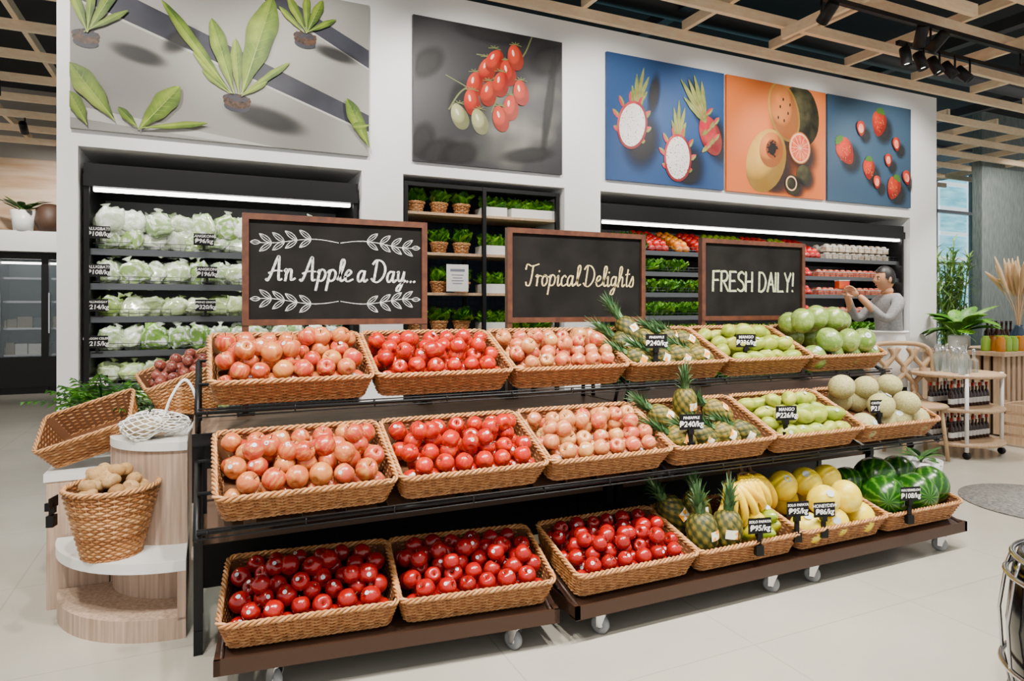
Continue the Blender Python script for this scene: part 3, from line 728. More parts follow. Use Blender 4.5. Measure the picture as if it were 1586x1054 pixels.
for i,(a,c,rr) in enumerate(((3.66,3.95,(0,.2)),(3.98,4.2,(.45,.55)),(4.22,4.5,(0,.25)),(4.53,5.0,(.72,.85)),(5.03,5.4,(.1,.3)),(5.43,5.6,(.7,.8)),(5.63,5.9,(0,.15)))):
    rnds('fruit_display',a,c,1.79,VEG,.038,rr)
rnds('tomato_display',4.5,5.8,1.60,VEG,.034,(0,.3),2,4); rnds('tomato_display',4.5,5.8,1.41,VEG,.034,(0,.28),2,4); rnds('tomato_display',4.5,5.8,1.2,VEG,.034,(.05,.35),2,3)
b=B()
for z in(1.79,1.6,1.41,1.2):
    for x in np.arange(5.98,6.98,.1) if z>1.7 else np.arange(5.86,6.98,.09):
        for y in(4.97,5.1):
            for lv in range(2 if z>1.7 else 1):
                z2=z+.085*lv
                b.box(x-.04,x+.04,y-.035,y+.035,z2+.004,z2+.055,0 if z>1.7 else 1)
                b.box(x-.042,x+.042,y-.037,y+.037,z2+.055,z2+.062,2)
                b.add(SPV,SPF,1 if z<1.7 else 0,T(x,y,z2+.07)@SC(.035,.03,.018),U(0,1),smooth=True)
b.obj('packaged_berry_punnets',[mat('tub_white',(.6,.58,.52),.3,c2=(.36,.26,.17),scale=30),mat('berries',(.40,.06,.05),.3,c2=(.55,.28,.18),scale=30),mat('lid',(.7,.72,.72),.2)])
tl=[('ALUGBATI','₱108/kg',-.62,1.73),('KANGKONG','₱96/kg',-.02,1.71),('ALUGBATI','₱108/kg',-.62,1.49),('KANGKONG','₱196/kg',-.0,1.49),('MALUNGGAY','₱214/kg',-.63,1.27),('SPRING ONION','₱320/kg',-.01,1.27),('TANGLAD','₱512/kg',.38,1.27),('DRAGON CELERY','₱215/kg',-.63,1.04),('SWEET PEAS','₱680/kg',-.63,.79)]
for a,c,x,z in tl: tag(x,4.86,z+.03,a,c,s=1.15,rz=-3,clip=False)
# ---------------------------------------------------------------- plant rack
b=B()
for x in(1.36,2.0,2.66):
    for y in(4.86,5.3): b.box(x-.015,x+.015,y-.015,y+.015,0,2.24,0)
for z in(.45,.78,1.09,1.40,1.71,2.02):
    b.box(1.36,2.66,4.87,5.30,z-.02,z,1)
b.box(1.34,2.68,4.85,5.31,2.21,2.24,0)
for z in np.arange(.8,2.2,.05): b.tube([(1.36,5.32,z),(2.66,5.32,z)],.002,4,0)
for x in np.arange(1.4,2.66,.05): b.tube([(x,5.32,.4),(x,5.32,2.2)],.002,4,0)
b.obj('metal_plant_rack',[BLACKM,WOODL])
bp=B(); bw=B(); bt=B()
for z in(1.09,1.40,1.71,2.02):
    for x in(1.48,1.67,1.86):
        M=T(x,5.0,z)
        wicker(bp,.09,.09,.13,.13,.08,circ_path,14,6,0,.006,M)
        lettuce(bt,x,5.0,z+.07,.13,(0,.8))
        P=[(x+.06*math.cos(t),5.0,z+.08+.11*math.sin(t)) for t in np.linspace(0,math.pi,8)]; bp.tube(P,.005,5,0,rnd=.1)
    for x in(2.12,2.36,2.56):
        bw.box(x-.1,x+.1,4.9,5.1,z,z+.075,0) if z>1.5 or x<2.2 else None
        if z>1.9: wicker(bp,.09,.09,.13,.13,.08,circ_path,14,6,0,.006,T(x,5.2,z))
        for dx in(-.05,.05): lettuce(bt,x+dx,5.0,z+(.06 if (z>1.5 or x<2.2) else 0),.11,(.3,1))
bp.obj('wicker_planter_display',[WICK,WICKD]); bw.obj('white_planter_trays',[CERW]); bt.obj('potted_lettuce_display',[LEAF])
b=B(); b.box(1.68,1.86,4.842,4.845,1.41,1.62,0); b.box(1.71,1.83,4.8405,4.842,1.565,1.585,1)
for i in range(4): b.box(1.72+.01*(i%2),1.82-.01*(i%2),4.8405,4.842,1.535-.022*i,1.541-.022*i,1)
b.obj('notice_card',[CERW,mat('notice_print',(.25,.27,.32),.6)])
# ---------------------------------------------------------------- wall pictures
class Poster:
    def __init__(s,name,X0,X1,Z0,Z1,mats):
        s.b=B(); s.X0=X0;s.Z0=Z0;s.w=X1-X0;s.h=Z1-Z0; s.y=WY-.03; s.k=0; s.mats=mats; s.name=name
        s.b.box(X0,X1,s.y,WY-.001,Z0,Z1,0)
    def clip(s,x,z): return (min(max(x,s.X0),s.X0+s.w),min(max(z,s.Z0),s.Z0+s.h))
    def poly(s,P,mi,lco=None,f=None):
        s.k+=1; y=s.y-.00010*s.k
        v=[(q[0],y,q[1]) for q in [s.clip(s.X0+p[0]*s.w,s.Z0+p[1]*s.h) for p in P]]
        s.b.add(v,f or [tuple(range(len(P)))],mi,lco=lco if lco is not None else np.zeros((len(P),3)))
    def ell(s,u,v,rx,rz,rot,mi,n=28,pt=0):
        P=[(u,v)];L=[(0,0,0)]
        c,d=math.cos(D2(rot)),math.sin(D2(rot))
        for ring in(.5,1):
            for i in range(n):
                a=2*math.pi*i/n; x=ring*rx*math.cos(a)*(1-pt*math.sin(a)); z=ring*rz*math.sin(a)
                P.append((u+(x*c-z*d)/s.w,v+(x*d+z*c)/s.h)); L.append(((math.cos(a)*c-math.sin(a)*d)*ring,(math.cos(a)*d+math.sin(a)*c)*ring,0))
        f=[(0,1+i,1+(i+1)%n) for i in range(n)]+[(1+i,1+n+i,1+n+(i+1)%n,1+(i+1)%n) for i in range(n)]
        s.poly(P,mi,L,f)
    def leaf(s,u0,v0,u1,v1,w,m1,m2,m3,e=1.5,veins=6,ruf=.07):
        x0,z0,x1,z1=u0*s.w,v0*s.h,u1*s.w,v1*s.h; L=math.hypot(x1-x0,z1-z0); dx,dz=(x1-x0)/L,(z1-z0)/L
        W=lambda t,sg: (w*(.04+math.sin(math.pi*t**e)**.75)*(1+ruf*math.sin(t*17+sg)) if 0<t<1 else 0)
        N=18
        s.k+=1; y=s.y-.00010*s.k
        for sg,mm in((1,m1),(-1,m2)):
            E_=[];Mi=[];LE=[];LM=[]
            for i in range(N+1):
                t=i/N; r=W(t,2+sg)*sg
                E_.append(s.clip(s.X0+x0+dx*L*t-dz*r,s.Z0+z0+dz*L*t+dx*r)); Mi.append(s.clip(s.X0+x0+dx*L*t,s.Z0+z0+dz*L*t)); LE.append((sg,t,0)); LM.append((0,t,0))
            s.b.add([(q[0],y,q[1]) for q in E_+Mi],[(i,i+1,N+2+i,N+1+i) for i in range(N)],mm,lco=LE+LM)
        q=w*.035+.0015
        s.poly([((x0-dz*q)/s.w,(z0+dx*q)/s.h),((x0+dz*q)/s.w,(z0-dx*q)/s.h),(x1/s.w,z1/s.h)],m3)
        for t in np.linspace(.35,.82,veins) if w>.03 else []:
            for sg in(-1,1):
                bx,bz=x0+dx*L*t,z0+dz*L*t; r=W(min(.99,t+.08),1)*.8; ex,ez=bx+dx*L*.1-dz*r*sg,bz+dz*L*.1+dx*r*sg
                s.poly([(bx/s.w,bz/s.h),((bx+dx*q*.7)/s.w,(bz+dz*q*.7)/s.h),(ex/s.w,ez/s.h)],m3)
    def line(s,P,w,mi):
        P=[np.array([p[0]*s.w,p[1]*s.h]) for p in P]; P=catmull(P)
        L=[];R_=[]
        for i,p in enumerate(P):
            t=P[min(i+1,len(P)-1)]-P[max(i-1,0)]; t=t/(np.hypot(*t) or 1); L.append(((p[0]-t[1]*w)/s.w,(p[1]+t[0]*w)/s.h)); R_.append(((p[0]+t[1]*w)/s.w,(p[1]-t[0]*w)/s.h))
        n=len(P); s.poly(L+R_,mi,[(1,0,0)]*n+[(-1,0,0)]*n,[(i,i+1,n+i+1,n+i) for i in range(n-1)])
    def done(s): return s.b.obj(s.name,s.mats)
def pm(n,c,c2=None,scale=4,lo=.35,hi=.65,st=(1,1,1),detail=3,shade=None): return mat('print_'+n,c,.5,c2=c2,scale=scale,lo=lo,hi=hi,detail=detail,st=st,spec=.3,shade=shade)
g1=pm('leaf_green',(.19,.28,.045),(.38,.46,.12),7,shade='leaf'); g2=pm('leaf_green_dark',(.08,.145,.025),(.24,.33,.07),7,shade='leaf'); g3=pm('leaf_vein',(.38,.45,.17))
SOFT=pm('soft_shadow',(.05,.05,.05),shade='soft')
Z0,Z1=2.38,3.47
p=Poster('seedling_wall_picture',-.757,1.064,Z0,Z1,[pm('grey',(.25,.245,.23),(.46,.455,.43),.9,detail=1),pm('gutter',(.035,.037,.05),(.075,.078,.10),3),g1,g2,g3,pm('soil',(.02,.014,.01),(.14,.08,.045),45),pm('pale',(.50,.49,.47)),SOFT])
p.poly([(0,.90),(.0,.74),(1,.16),(1,.27)],1); p.poly([(0,.74),(0,.725),(1,.148),(1,.16)],6)
p.poly([(.5,1),(.62,1),(1,.70),(1,.58)],1); p.poly([(.5,1),(.49,1),(1,.57),(1,.58)],6)
p.poly([(0,.13),(0,.06),(.5,-.0),(.65,0)],6)
p.ell(.62,.17,.32,.10,-12,7); p.ell(.33,.58,.16,.08,40,7); p.ell(.87,.64,.2,.06,-12,7); p.ell(.20,.46,.2,.07,-12,7)
for u,v,r in((.515,.27,.088),(.045,.53,.075),(.755,.72,.078)):
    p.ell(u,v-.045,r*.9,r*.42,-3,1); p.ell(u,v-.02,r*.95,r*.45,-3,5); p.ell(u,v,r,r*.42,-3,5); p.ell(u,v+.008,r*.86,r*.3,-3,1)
    for i in range(26):
        a=U(0,6.28); q=U(.4,.95); p.ell(u+r*q*math.cos(a)/p.w,v+.008+r*.38*q*math.sin(a)/p.h,.007,.005,0,5,6)
L3=lambda *a: p.leaf(*a,2,3,4)
L3(.49,.30,.40,.42,.022); L3(.50,.30,.37,.52,.024); L3(.495,.30,.27,.80,.036); L3(.52,.30,.51,.64,.036); L3(.505,.30,.43,.74,.05); L3(.53,.30,.70,.54,.022);L3(.53,.29,.62,.40,.018); L3(.53,.30,.64,.93,.088)
L3(.05,.54,-.0,.80,.03); L3(.05,.54,.14,.84,.032); L3(.04,.54,.17,.70,.02); L3(.05,.54,.07,.88,.026)
L3(.76,.74,.69,.96,.03); L3(.76,.74,.82,.97,.032); L3(.755,.74,.87,.86,.02); L3(.75,.74,.66,.88,.02); L3(.76,.74,.76,1,.026)
L3(.13,.06,.0,.36,.065); L3(.05,.02,-.0,.2,.04); L3(.20,.02,.33,.30,.062); L3(.2,.03,.42,.10,.02); L3(.2,.03,.14,.14,.025); L3(1.0,.05,.91,.36,.05); L3(1.,.2,.93,.18,.025)
p.done()
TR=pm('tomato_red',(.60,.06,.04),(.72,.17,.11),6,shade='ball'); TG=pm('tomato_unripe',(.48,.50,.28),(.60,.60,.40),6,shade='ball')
def tomato_bg():
    m,nt,b=new('print_blurred_garden'); b.inputs['Roughness'].default_value=.5
    tc=nt.nodes.new('ShaderNodeTexCoord'); n=nt.nodes.new('ShaderNodeTexNoise'); n.inputs['Scale'].default_value=2.4; n.inputs['Detail'].default_value=1.5
    nt.links.new(tc.outputs['Object'],n.inputs['Vector'])
    g=nt.nodes.new('ShaderNodeVectorMath'); g.operation='DISTANCE'; nt.links.new(tc.outputs['Object'],g.inputs[0]); g.inputs[1].default_value=(.18,0,.34)
    a=nt.nodes.new('ShaderNodeMath'); a.operation='MULTIPLY_ADD'; nt.links.new(n.outputs[0],a.inputs[0]); a.inputs[1].default_value=1.3; nt.links.new(g.outputs['Value'],a.inputs[2])
    nt.links.new(ramp(nt,a.outputs[0],[(.50,(.52,.51,.48)),(.70,(.25,.245,.22)),(.88,(.10,.098,.09)),(1.0,(.045,.045,.05))]),b.inputs['Base Color'])
    return m
p=Poster('tomato_wall_picture',1.394,2.66,Z0,Z1,[tomato_bg(),TR,TG,pm('stalk',(.24,.26,.14)),pm('highlight',(.88,.70,.62)),SOFT,pm('highlight_green',(.70,.72,.58))])
for i in range(5): p.ell(U(0,.3),U(.05,.9),.2,.12,U(0,90),5)
p.ell(.9,.85,.25,.15,30,5); p.ell(.9,.5,.05,.5,-8,5); p.ell(.75,.12,.3,.08,10,5); p.ell(.5,.97,.4,.1,0,5)
p.line([(.78,1),(.72,.85),(.60,.70),(.42,.60),(.30,.52),(.22,.38)],.006,3); p.line([(.60,.7),(.55,.55),(.5,.4)],.005,3); p.line([(.35,.55),(.2,.62)],.004,3); p.line([(.66,.8),(.4,.8)],.004,3)
for i,(u,v,a,m) in enumerate(((.39,.58,-10,1),(.29,.34,25,2),(.37,.45,10,1),(.47,.70,-20,1),(.42,.32,20,2),(.52,.77,-30,1),(.61,.70,15,1),(.63,.45,-5,1),(.56,.36,15,1),(.48,.53,-15,1),(.70,.57,10,1),(.56,.61,-10,1),(.66,.82,10,1))):
    p.ell(u,v,.068,.102,a,m,pt=.12); p.ell(u-.016,v+.03,.010,.026,a,4 if m==1 else 6)
    for q in(-70,-35,0,35,70): p.line([(u,v+.095),(u+.045*math.sin(D2(q)),v+.095+.04*math.cos(D2(q))-.02)],.003,3)
p.done()
BL=pm('blue',(.055,.105,.22),(.08,.145,.28),1,detail=1)
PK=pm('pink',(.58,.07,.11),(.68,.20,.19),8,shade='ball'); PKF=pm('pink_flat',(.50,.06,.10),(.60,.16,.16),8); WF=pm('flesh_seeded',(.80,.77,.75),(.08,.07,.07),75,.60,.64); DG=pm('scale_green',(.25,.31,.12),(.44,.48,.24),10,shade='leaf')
p=Poster('dragon_fruit_wall_picture',3.096,4.389,Z0,Z1,[BL,SOFT,PK,WF,DG,PKF])
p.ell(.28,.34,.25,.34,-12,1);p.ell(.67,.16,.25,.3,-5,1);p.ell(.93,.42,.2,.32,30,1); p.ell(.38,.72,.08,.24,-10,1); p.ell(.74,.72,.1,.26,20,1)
for u,v,a in((.20,.45,-14),(.58,.23,-3)):
    for q,L in((-20,.22),(-9,.36),(2,.42),(12,.34),(24,.22)):
        an=D2(a+q); x0=u-math.sin(D2(a))*.16/p.w; z0=v+.15/p.h; p.leaf(x0,z0,x0-math.sin(an)*L/p.w,z0+math.cos(an)*L/p.h*.9,.020,4,4,5,1.1)
    for q in range(0,360,36):
        aa=D2(q+a); p.leaf(u+.13*math.cos(aa)/p.w,v+.18*math.sin(aa)/p.h,u+.21*math.cos(aa)/p.w,v+(.235*math.sin(aa)+.06)/p.h,.022,5,4,5,1.)
    p.ell(u,v,.155,.215,a,2); p.ell(u,v,.132,.192,a,3)
p.ell(.87,.45,.12,.19,25,2)
for q,L in((8,.40),(18,.46),(28,.44),(38,.48),(50,.34)): p.leaf(.83,.54,.83-math.sin(D2(q))*L/p.w,.54+math.cos(D2(q))*L/p.h,.026,4,4,5,1.1)
for i in range(10): p.leaf(.79+.035*(i%4),.30+.035*i,.86+.03*(i%4),.37+.035*i,.022,5 if i%2 else 4,4,5,1.)
p.done()
OR=pm('orange',(.60,.215,.09),(.68,.28,.13),1,detail=1)
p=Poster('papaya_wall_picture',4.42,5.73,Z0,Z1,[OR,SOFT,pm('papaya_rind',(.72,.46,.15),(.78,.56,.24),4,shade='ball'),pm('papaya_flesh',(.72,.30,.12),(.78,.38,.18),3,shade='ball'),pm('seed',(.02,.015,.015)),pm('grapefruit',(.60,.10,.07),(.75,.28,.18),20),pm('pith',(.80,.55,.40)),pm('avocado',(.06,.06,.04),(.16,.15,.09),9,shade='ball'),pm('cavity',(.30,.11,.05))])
p.ell(.64,.66,.34,.44,-8,1); p.ell(.74,.76,.24,.31,15,7); p.ell(.56,.76,.20,.30,20,2); p.ell(.56,.76,.175,.275,20,3)
for u,v in((.52,.80),(.60,.75),(.56,.68),(.50,.70),(.62,.83),(.55,.87)): p.ell(u,v,.010,.018,0,4,8)
p.ell(.47,.22,.38,.42,-28,1); p.ell(.38,.30,.24,.33,-28,2); p.ell(.43,.40,.155,.175,-20,3); p.ell(.44,.41,.085,.095,-20,8); p.ell(.44,.41,.05,.06,-20,4)
for i in range(30):
    a=U(0,6.28); q=U(.5,1); p.ell(.44+.07*q*math.cos(a)/p.w,.41+.08*q*math.sin(a)/p.h,.010,.010,0,4,8)
p.ell(.77,.38,.24,.24,0,1); p.ell(.72,.45,.15,.16,0,3); p.ell(.72,.45,.138,.148,0,6); p.ell(.72,.45,.122,.132,0,5)
for q in range(0,180,30): p.line([(.72-.095*math.cos(D2(q)),.45-.11*math.sin(D2(q))),(.72,.45),(.72+.095*math.cos(D2(q)),.45+.11*math.sin(D2(q)))],.003,6)
p.ell(.79,.17,.16,.15,0,1); p.ell(.76,.21,.10,.10,0,7); p.ell(.68,.07,.15,.14,0,1); p.ell(.64,.11,.10,.10,0,7); p.ell(.63,.12,.075,.075,0,6); p.ell(.63,.12,.06,.06,0,7)
p.done()
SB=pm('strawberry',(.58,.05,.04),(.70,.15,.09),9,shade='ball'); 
p=Poster('strawberry_wall_picture',5.757,7.06,Z0,Z1,[pm('slate_blue',(.07,.115,.17),(.10,.155,.215),1,detail=1),SOFT,SB,pm('calyx',(.14,.27,.08),shade='leaf'),pm('cut',(.72,.24,.18),(.80,.48,.38),14),pm('pip',(.8,.6,.3))])
for u,v,s_,a,c in((.60,.80,.14,-10,1),(.20,.48,.15,40,1),(.47,.34,.11,0,1),(.77,.18,.13,-25,1),(.37,.72,.08,0,0),(.80,.62,.075,10,0),(.70,.45,.07,0,0),(.93,.30,.08,20,0),(.56,.22,.07,0,0)):
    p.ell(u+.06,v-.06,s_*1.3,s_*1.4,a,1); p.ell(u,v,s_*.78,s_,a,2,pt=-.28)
    if c:
        for q in range(-70,80,28):
            an=D2(q+a); bx=u-math.sin(D2(a))*s_*.8/p.w; bz=v+math.cos(D2(a))*s_*.8/p.h; p.leaf(bx,bz,bx-math.sin(an)*s_*.55/p.w,bz+math.cos(an)*s_*.5/p.h,.018,3,3,3,1.)
        for i in range(20): p.ell(u+U(-.5,.5)*s_/p.w,v+U(-.65,.5)*s_/p.h,.003,.005,0,5,6)
    else: p.ell(u,v,s_*.5,s_*.62,a,4)
p.done()
# ---------------------------------------------------------------- left plinths
def quarter(cx,cy,r,n=18): return [(cx,cy)]+[(cx+r*math.cos(D2(a)),cy+r*math.sin(D2(a))) for a in np.linspace(180,270,n)]
b=B()
cx,cy=-.075,3.37
b.prism(quarter(cx,cy,.50),0,.085,0); b.prism(quarter(cx,cy,.30),.085,.265,0); b.prism(quarter(cx,cy,.505),.265,.305,1)
b.box(cx-.03,cx,cy-.505,cy-.47,.085,.265,0); b.box(cx-.005,cx,cy-.5,cy,.085,.265,1)
b.prism(quarter(cx,cy,.30),.305,.695,0); b.prism(quarter(cx,cy,.31),.695,.73,1)
b.box(-.385,cx,3.37,4.0,.0,.695,0); b.box(-.385,cx,3.37,4.0,.695,.73,1)
b.box(-.62,-.39,3.375,4.0,0,.545,0); b.box(-.63,-.39,3.37,4.0,.545,.58,1)
b.obj('stepped_display_plinth',[PLY,CERW])
b=B(); M=T(-.345,3.07,.305); wicker(b,.20,.20,.33,.33,.27,circ_path,40,26,0,.0062,M); b.obj('round_wicker_basket',[WICK,WICKD])
b=B()
for i in range(40):
    a=U(0,6.28); r=.13*math.sqrt(random.random()); z=.24+.085*(1-(r/.13)**2)+U(-.02,.015)
    v=lump(i,SPV,.16,2.5); b.add(v,SPF,0,M@T(r*math.cos(a),r*math.sin(a),z)@rrot()@SC(.027,.03,.038),random.random(),lco=SPV,smooth=True)
b.obj('potato_pile',[POTA])
tag(-.52,2.96,.56,'','',.06,s=.6,rz=75)
b=B(); wicker(b,.36,.26,.42,.31,.13,rr_path,40,14,.03,.0055); sm=b.obj('tipped_wicker_basket',[WICK,WICKD],recenter=False)
sm.matrix_world=T(-.45,3.52,.685)@RZ(-8)@RY(-18)@RX(26)@SC(.9,.9,.9)
o=bpy.data.objects.new('tipped_wicker_basket',sm.data); C.objects.link(o); MB=T(-.08,3.64,.87)@RZ(10)@RY(-20)@RX(12)@SC(.86,.9,1.); o.matrix_world=MB
o=bpy.data.objects.new('tipped_wicker_basket',sm.data); C.objects.link(o); o.matrix_world=T(-.09,3.55,.765)@RZ(40)@RY(12)@RX(-10)@SC(.6,.6,.8)
b=B()
for p_ in pack(.31,.22,.027,4):
    v=SPV.copy(); v[:,2]*=.85; b.add(v,SPF,0,inb(MB,p_[0],p_[1],p_[2]+.02)@rrot()@SC(.028),random.random(),lco=SPV,smooth=True)
b.obj('red_onion_pile',[ONION])
tag(.03,3.42,1.13,'','',.05,s=.6,rz=60)
b=B()
for k in range(15):
    for sg in(1,-1):
        P=[]
        for i in range(16):
            ph=math.pi*(i/15)*.93+.1; th=2*math.pi*k/15+sg*ph*1.1
            w_=1+.22*math.sin(3*th+1)+.1*math.sin(5*th+ph*2)
            P.append((.13*math.sin(ph)*math.cos(th)*w_,.085*math.sin(ph)*math.sin(th)*w_,.052+.050*math.cos(ph)*(1+.35*math.sin(2*th))))
        b.tube(P,.0028,4,0)
for q in(0,.03): b.tube(catmull([(.05,q,.08),(.08,q-.01,.17),(.13,q,.24),(.17,q,.18),(.18,q-.02,.08),(.14,q-.02,.01)]),.006,5,0)
b.add(lump(2,SPV,.25),SPF,1,T(0,0,.045)@SC(.09,.06,.04),.5,smooth=True)
for V_ in range(len(b.V)): b.V[V_]=b.V[V_]+np.array([-.22,3.20,.732])
b.obj('net_shopping_bag',[APRON,mat('bag_contents',(.42,.36,.26),.7)])
def bigleaf(b,M,L,w,curl,rnd,mi=0):
    vs=[];fs=[];x=z=0;a=1.2;n=8
    for i in range(n+1):
        t=i/n; ww=w*math.sin(math.pi*min(1,max(0,(t-.25)/.75)))**.7 if t>.25 else .004
        for s_ in(-1,-.5,0,.5,1): vs.append((x,s_*ww,z-abs(s_)*ww*.25))
        x+=math.cos(a)*L/n; z+=math.sin(a)*L/n; a-=curl/n
    for i in range(n):
        for k in range(4): fs.append((i*5+k,i*5+k+1,(i+1)*5+k+1,(i+1)*5+k))
    b.add(vs,fs,mi,M,rnd,smooth=True)
def fern(b,M,L,n=15,mi=0,w=.05,curl=1.2,rr=(0,1)):
    P=[];x=z=0;a=1.1
    for i in range(n+1): P.append(Vector((x,0,z))); x+=math.cos(a)*L/n; z+=math.sin(a)*L/n; a-=curl/n
    b.tube([tuple(q) for q in P],.003,4,mi,M=M)
    for i in range(2,n+1):
        t=i/n; l=w*math.sin(math.pi*(t*.85+.12))+.008
        for s_ in(-1,1):
            q=P[i]; b.add([(q.x,0,q.z),(q.x+.012,s_*l*.5,q.z+.006),(q.x+.016,s_*l,q.z-.012),(q.x-.010,s_*l*.5,q.z)],[(0,1,2,3)],mi,M,U(*rr))
b=B()
b.lathe([(.001,0),(.07,0),(.09,.12),(.08,.12),(.06,.02),(.001,.02)],16,1,T(-.48,3.90,.58))
for k in range(30): fern(b,T(-.48,3.90,.69)@RZ(k*137)@RY(U(-25,20)),U(.26,.40),n=11,curl=U(.9,1.6),w=.085,rr=(.2,1))
for k in range(14): bigleaf(b,T(-.48,3.90,.69)@RZ((k*137+40)%180+0)@RY(U(-20,20)),U(.24,.36),.04,U(1.0,1.8),U(.2,1))
b.obj('potted_foliage_plant',[DLEAF,CERW])
# ---------------------------------------------------------------- shop worker
def skin_mesh(name,verts,edges,radii,sub=2,root=0):
    me=bpy.data.meshes.new(name+'_sk'); me.from_pydata(verts,edges,[]); o=bpy.data.objects.new(name+'_sk',me); C.objects.link(o)
    o.modifiers.new('s','SKIN'); sv=me.skin_vertices[0].data
    for i,r in enumerate(radii): sv[i].radius=(r,r) if not hasattr(r,'__len__') else r
    sv[root].use_root=True
    m=o.modifiers.new('u','SUBSURF'); m.levels=sub; m.render_levels=sub
    dg=bpy.context.evaluated_depsgraph_get(); dg.update()
    me2=bpy.data.meshes.new_from_object(o.evaluated_get(dg)); bpy.data.objects.remove(o)
    for p_ in me2.polygons: p_.use_smooth=True
    return me2
per=empty('shop_worker',(5.90,4.20,0),158)
V=[(0,0,.92),(0,0,1.04),(.01,0,1.2),(0,0,1.33),(.01,0,1.41),(.03,0,1.49),
   (0,.13,1.345),(.03,.19,1.31),(.16,.23,1.17),(.22,.22,1.20),(.36,.10,1.40),
   (0,-.13,1.345),(.03,-.19,1.31),(.16,-.23,1.17),(.22,-.22,1.20),(.36,-.10,1.42),
   (0,.085,.85),(.01,.1,.66),(.02,.1,.48),(0,.1,.28),(-.02,.1,.09),(.04,.105,.045),(.15,.11,.035),
   (0,-.085,.85),(.01,-.1,.66),(.02,-.1,.48),(0,-.1,.28),(-.02,-.1,.09),(.04,-.105,.045),(.15,-.11,.035)]
E=[(0,1),(1,2),(2,3),(3,4),(4,5),(3,6),(6,7),(7,8),(8,9),(9,10),(3,11),(11,12),(12,13),(13,14),(14,15),(0,16),(16,17),(17,18),(18,19),(19,20),(20,21),(21,22),(0,23),(23,24),(24,25),(25,26),(26,27),(27,28),(28,29)]
Rr=[(.12,.14),(.115,.13),(.12,.145),(.11,.13),.065,.05, .075,.06,.048,.045,.030, .075,.06,.048,.045,.030, .10,.085,.062,.058,.042,.042,.032, .10,.085,.062,.058,.042,.042,.032]
me=skin_mesh('body',V,E,Rr)
for m in(SWEAT,TROUS,SKIN,BGLASS): me.materials.append(m)
for q in me.polygons:
    c=q.center
    if c.z<.085: q.material_index=3
    elif c.z<.94: q.material_index=1
    elif c.z>1.405 and abs(c.y)<.09 and c.x<.15: q.material_index=2
    elif c.x>.29: q.material_index=2
    else: q.material_index=0
o=bpy.data.objects.new('body',me); C.objects.link(o); o.parent=per
hv=lathe_shape([(max(.001,math.sin(a)),math.cos(a)) for a in np.linspace(0,math.pi,25)],32)[0].copy()
hf=[tuple(reversed(f)) for f in lathe_shape([(1,1)]*25,32)[1]]
for i,(x,y,z) in enumerate(hv):
    k=1-.22*max(0,-z)**1.2; yy=y*k; xx=x*(1-.05*max(0,-z))
    if x>0:
        xx+=.28*math.exp(-((y/.14)**2+((z+.18)/.16)**2))+.10*math.exp(-((y/.10)**2+((z+.0)/.22)**2))
        xx+=.08*math.exp(-((y/.35)**2+((z+.85)/.18)**2))+.05*math.exp(-((y/.25)**2+((z+.5)/.09)**2))
        xx-=.09*math.exp(-(((abs(y)-.33)/.16)**2+((z-.02)/.12)**2))
    hv[i]=(xx*.092,yy*.076,z*.115)
b=B(); HM=T(.045,0,1.555)
b.add(hv,hf,0,HM,smooth=True)
for s_ in(-1,1):
    b.add(SPV,SPF,0,HM@T(-.005,s_*.076,-.005)@SC(.018,.008,.032),smooth=True)
    b.add(SPV,SPF,2,HM@T(.077,s_*.028,.003)@SC(.008,.013,.007),smooth=True); b.add(SPV,SPF,1,HM@T(.083,s_*.028,.003)@SC(.004,.006,.006),smooth=True)
    b.box(.076,.088,s_*.028-.015,s_*.028+.015,.020,.025,1,HM)
b.add(SPV,SPF,3,HM@T(.083,0,-.058)@SC(.008,.022,.006),smooth=True)
hh=hv.copy(); keep=[]
for f in hf:
    c=hv[list(f)].mean(0)/np.array([.092,.076,.115]); 
    if c[2]>.52 or (c[2]>-.35+.75*max(0,c[0]+.15) and c[0]<.35) : keep.append(f)
b.add(hh*1.085+np.array([0,0,.003]),keep,1,HM,smooth=True)
b.obj('head',[SKIN,HAIR,APRON,mat('lips',(.35,.12,.10),.5)],parent=per,recenter=False)
def hand(side,w):
    s_=side
    V=[(0,0,0),(.035,0,.0),(.075,0,0)];E=[(0,1),(1,2)];R=[(.022,.018),(.034,.016),(.036,.014)]
    for k,(off,L) in enumerate(((-.028,.062),(-.010,.072),(.010,.068),(.027,.052))):
        i=len(V); V+=[(.055,off*.8,0),(.085,off,0),(.085+L*.42,off*1.05,-.016),(.085+L*.62,off*1.0,-.038),(.085+L*.60,off*.95,-.056)]
        E+=[(1,i),(i,i+1),(i+1,i+2),(i+2,i+3),(i+3,i+4)]; R+=[.011,.0095,.009,.008,.0065]
    i=len(V); V+=[(.03,-.034,-.008),(.05,-.050,-.022),(.072,-.050,-.040)]; E+=[(1,i),(i,i+1),(i+1,i+2)]; R+=[.012,.010,.008]
    me=skin_mesh('hand',V,E,R,1); me.materials.append(SKIN)
    o=bpy.data.objects.new('hand_left' if s_>0 else 'hand_right',me); C.objects.link(o); o.parent=per
    o.matrix_local=T(*w)@RZ(-s_*38)@RY(-38)@RX(s_*75)@SC(1,s_*1 if s_<0 else 1,1)
hand(1,(.355,.10,1.40)); hand(-1,(.355,-.10,1.42))
b=B(); b.box(-.05,.05,-.04,.04,-.035,.035,0,T(.46,0,1.50)); b.box(-.052,.052,-.042,.042,.035,.042,1,T(.46,0,1.50)); b.obj('fruit_punnet',[GALA,CERW],parent=per,recenter=False)
b=B(); n=18; vs=[];fs=[]
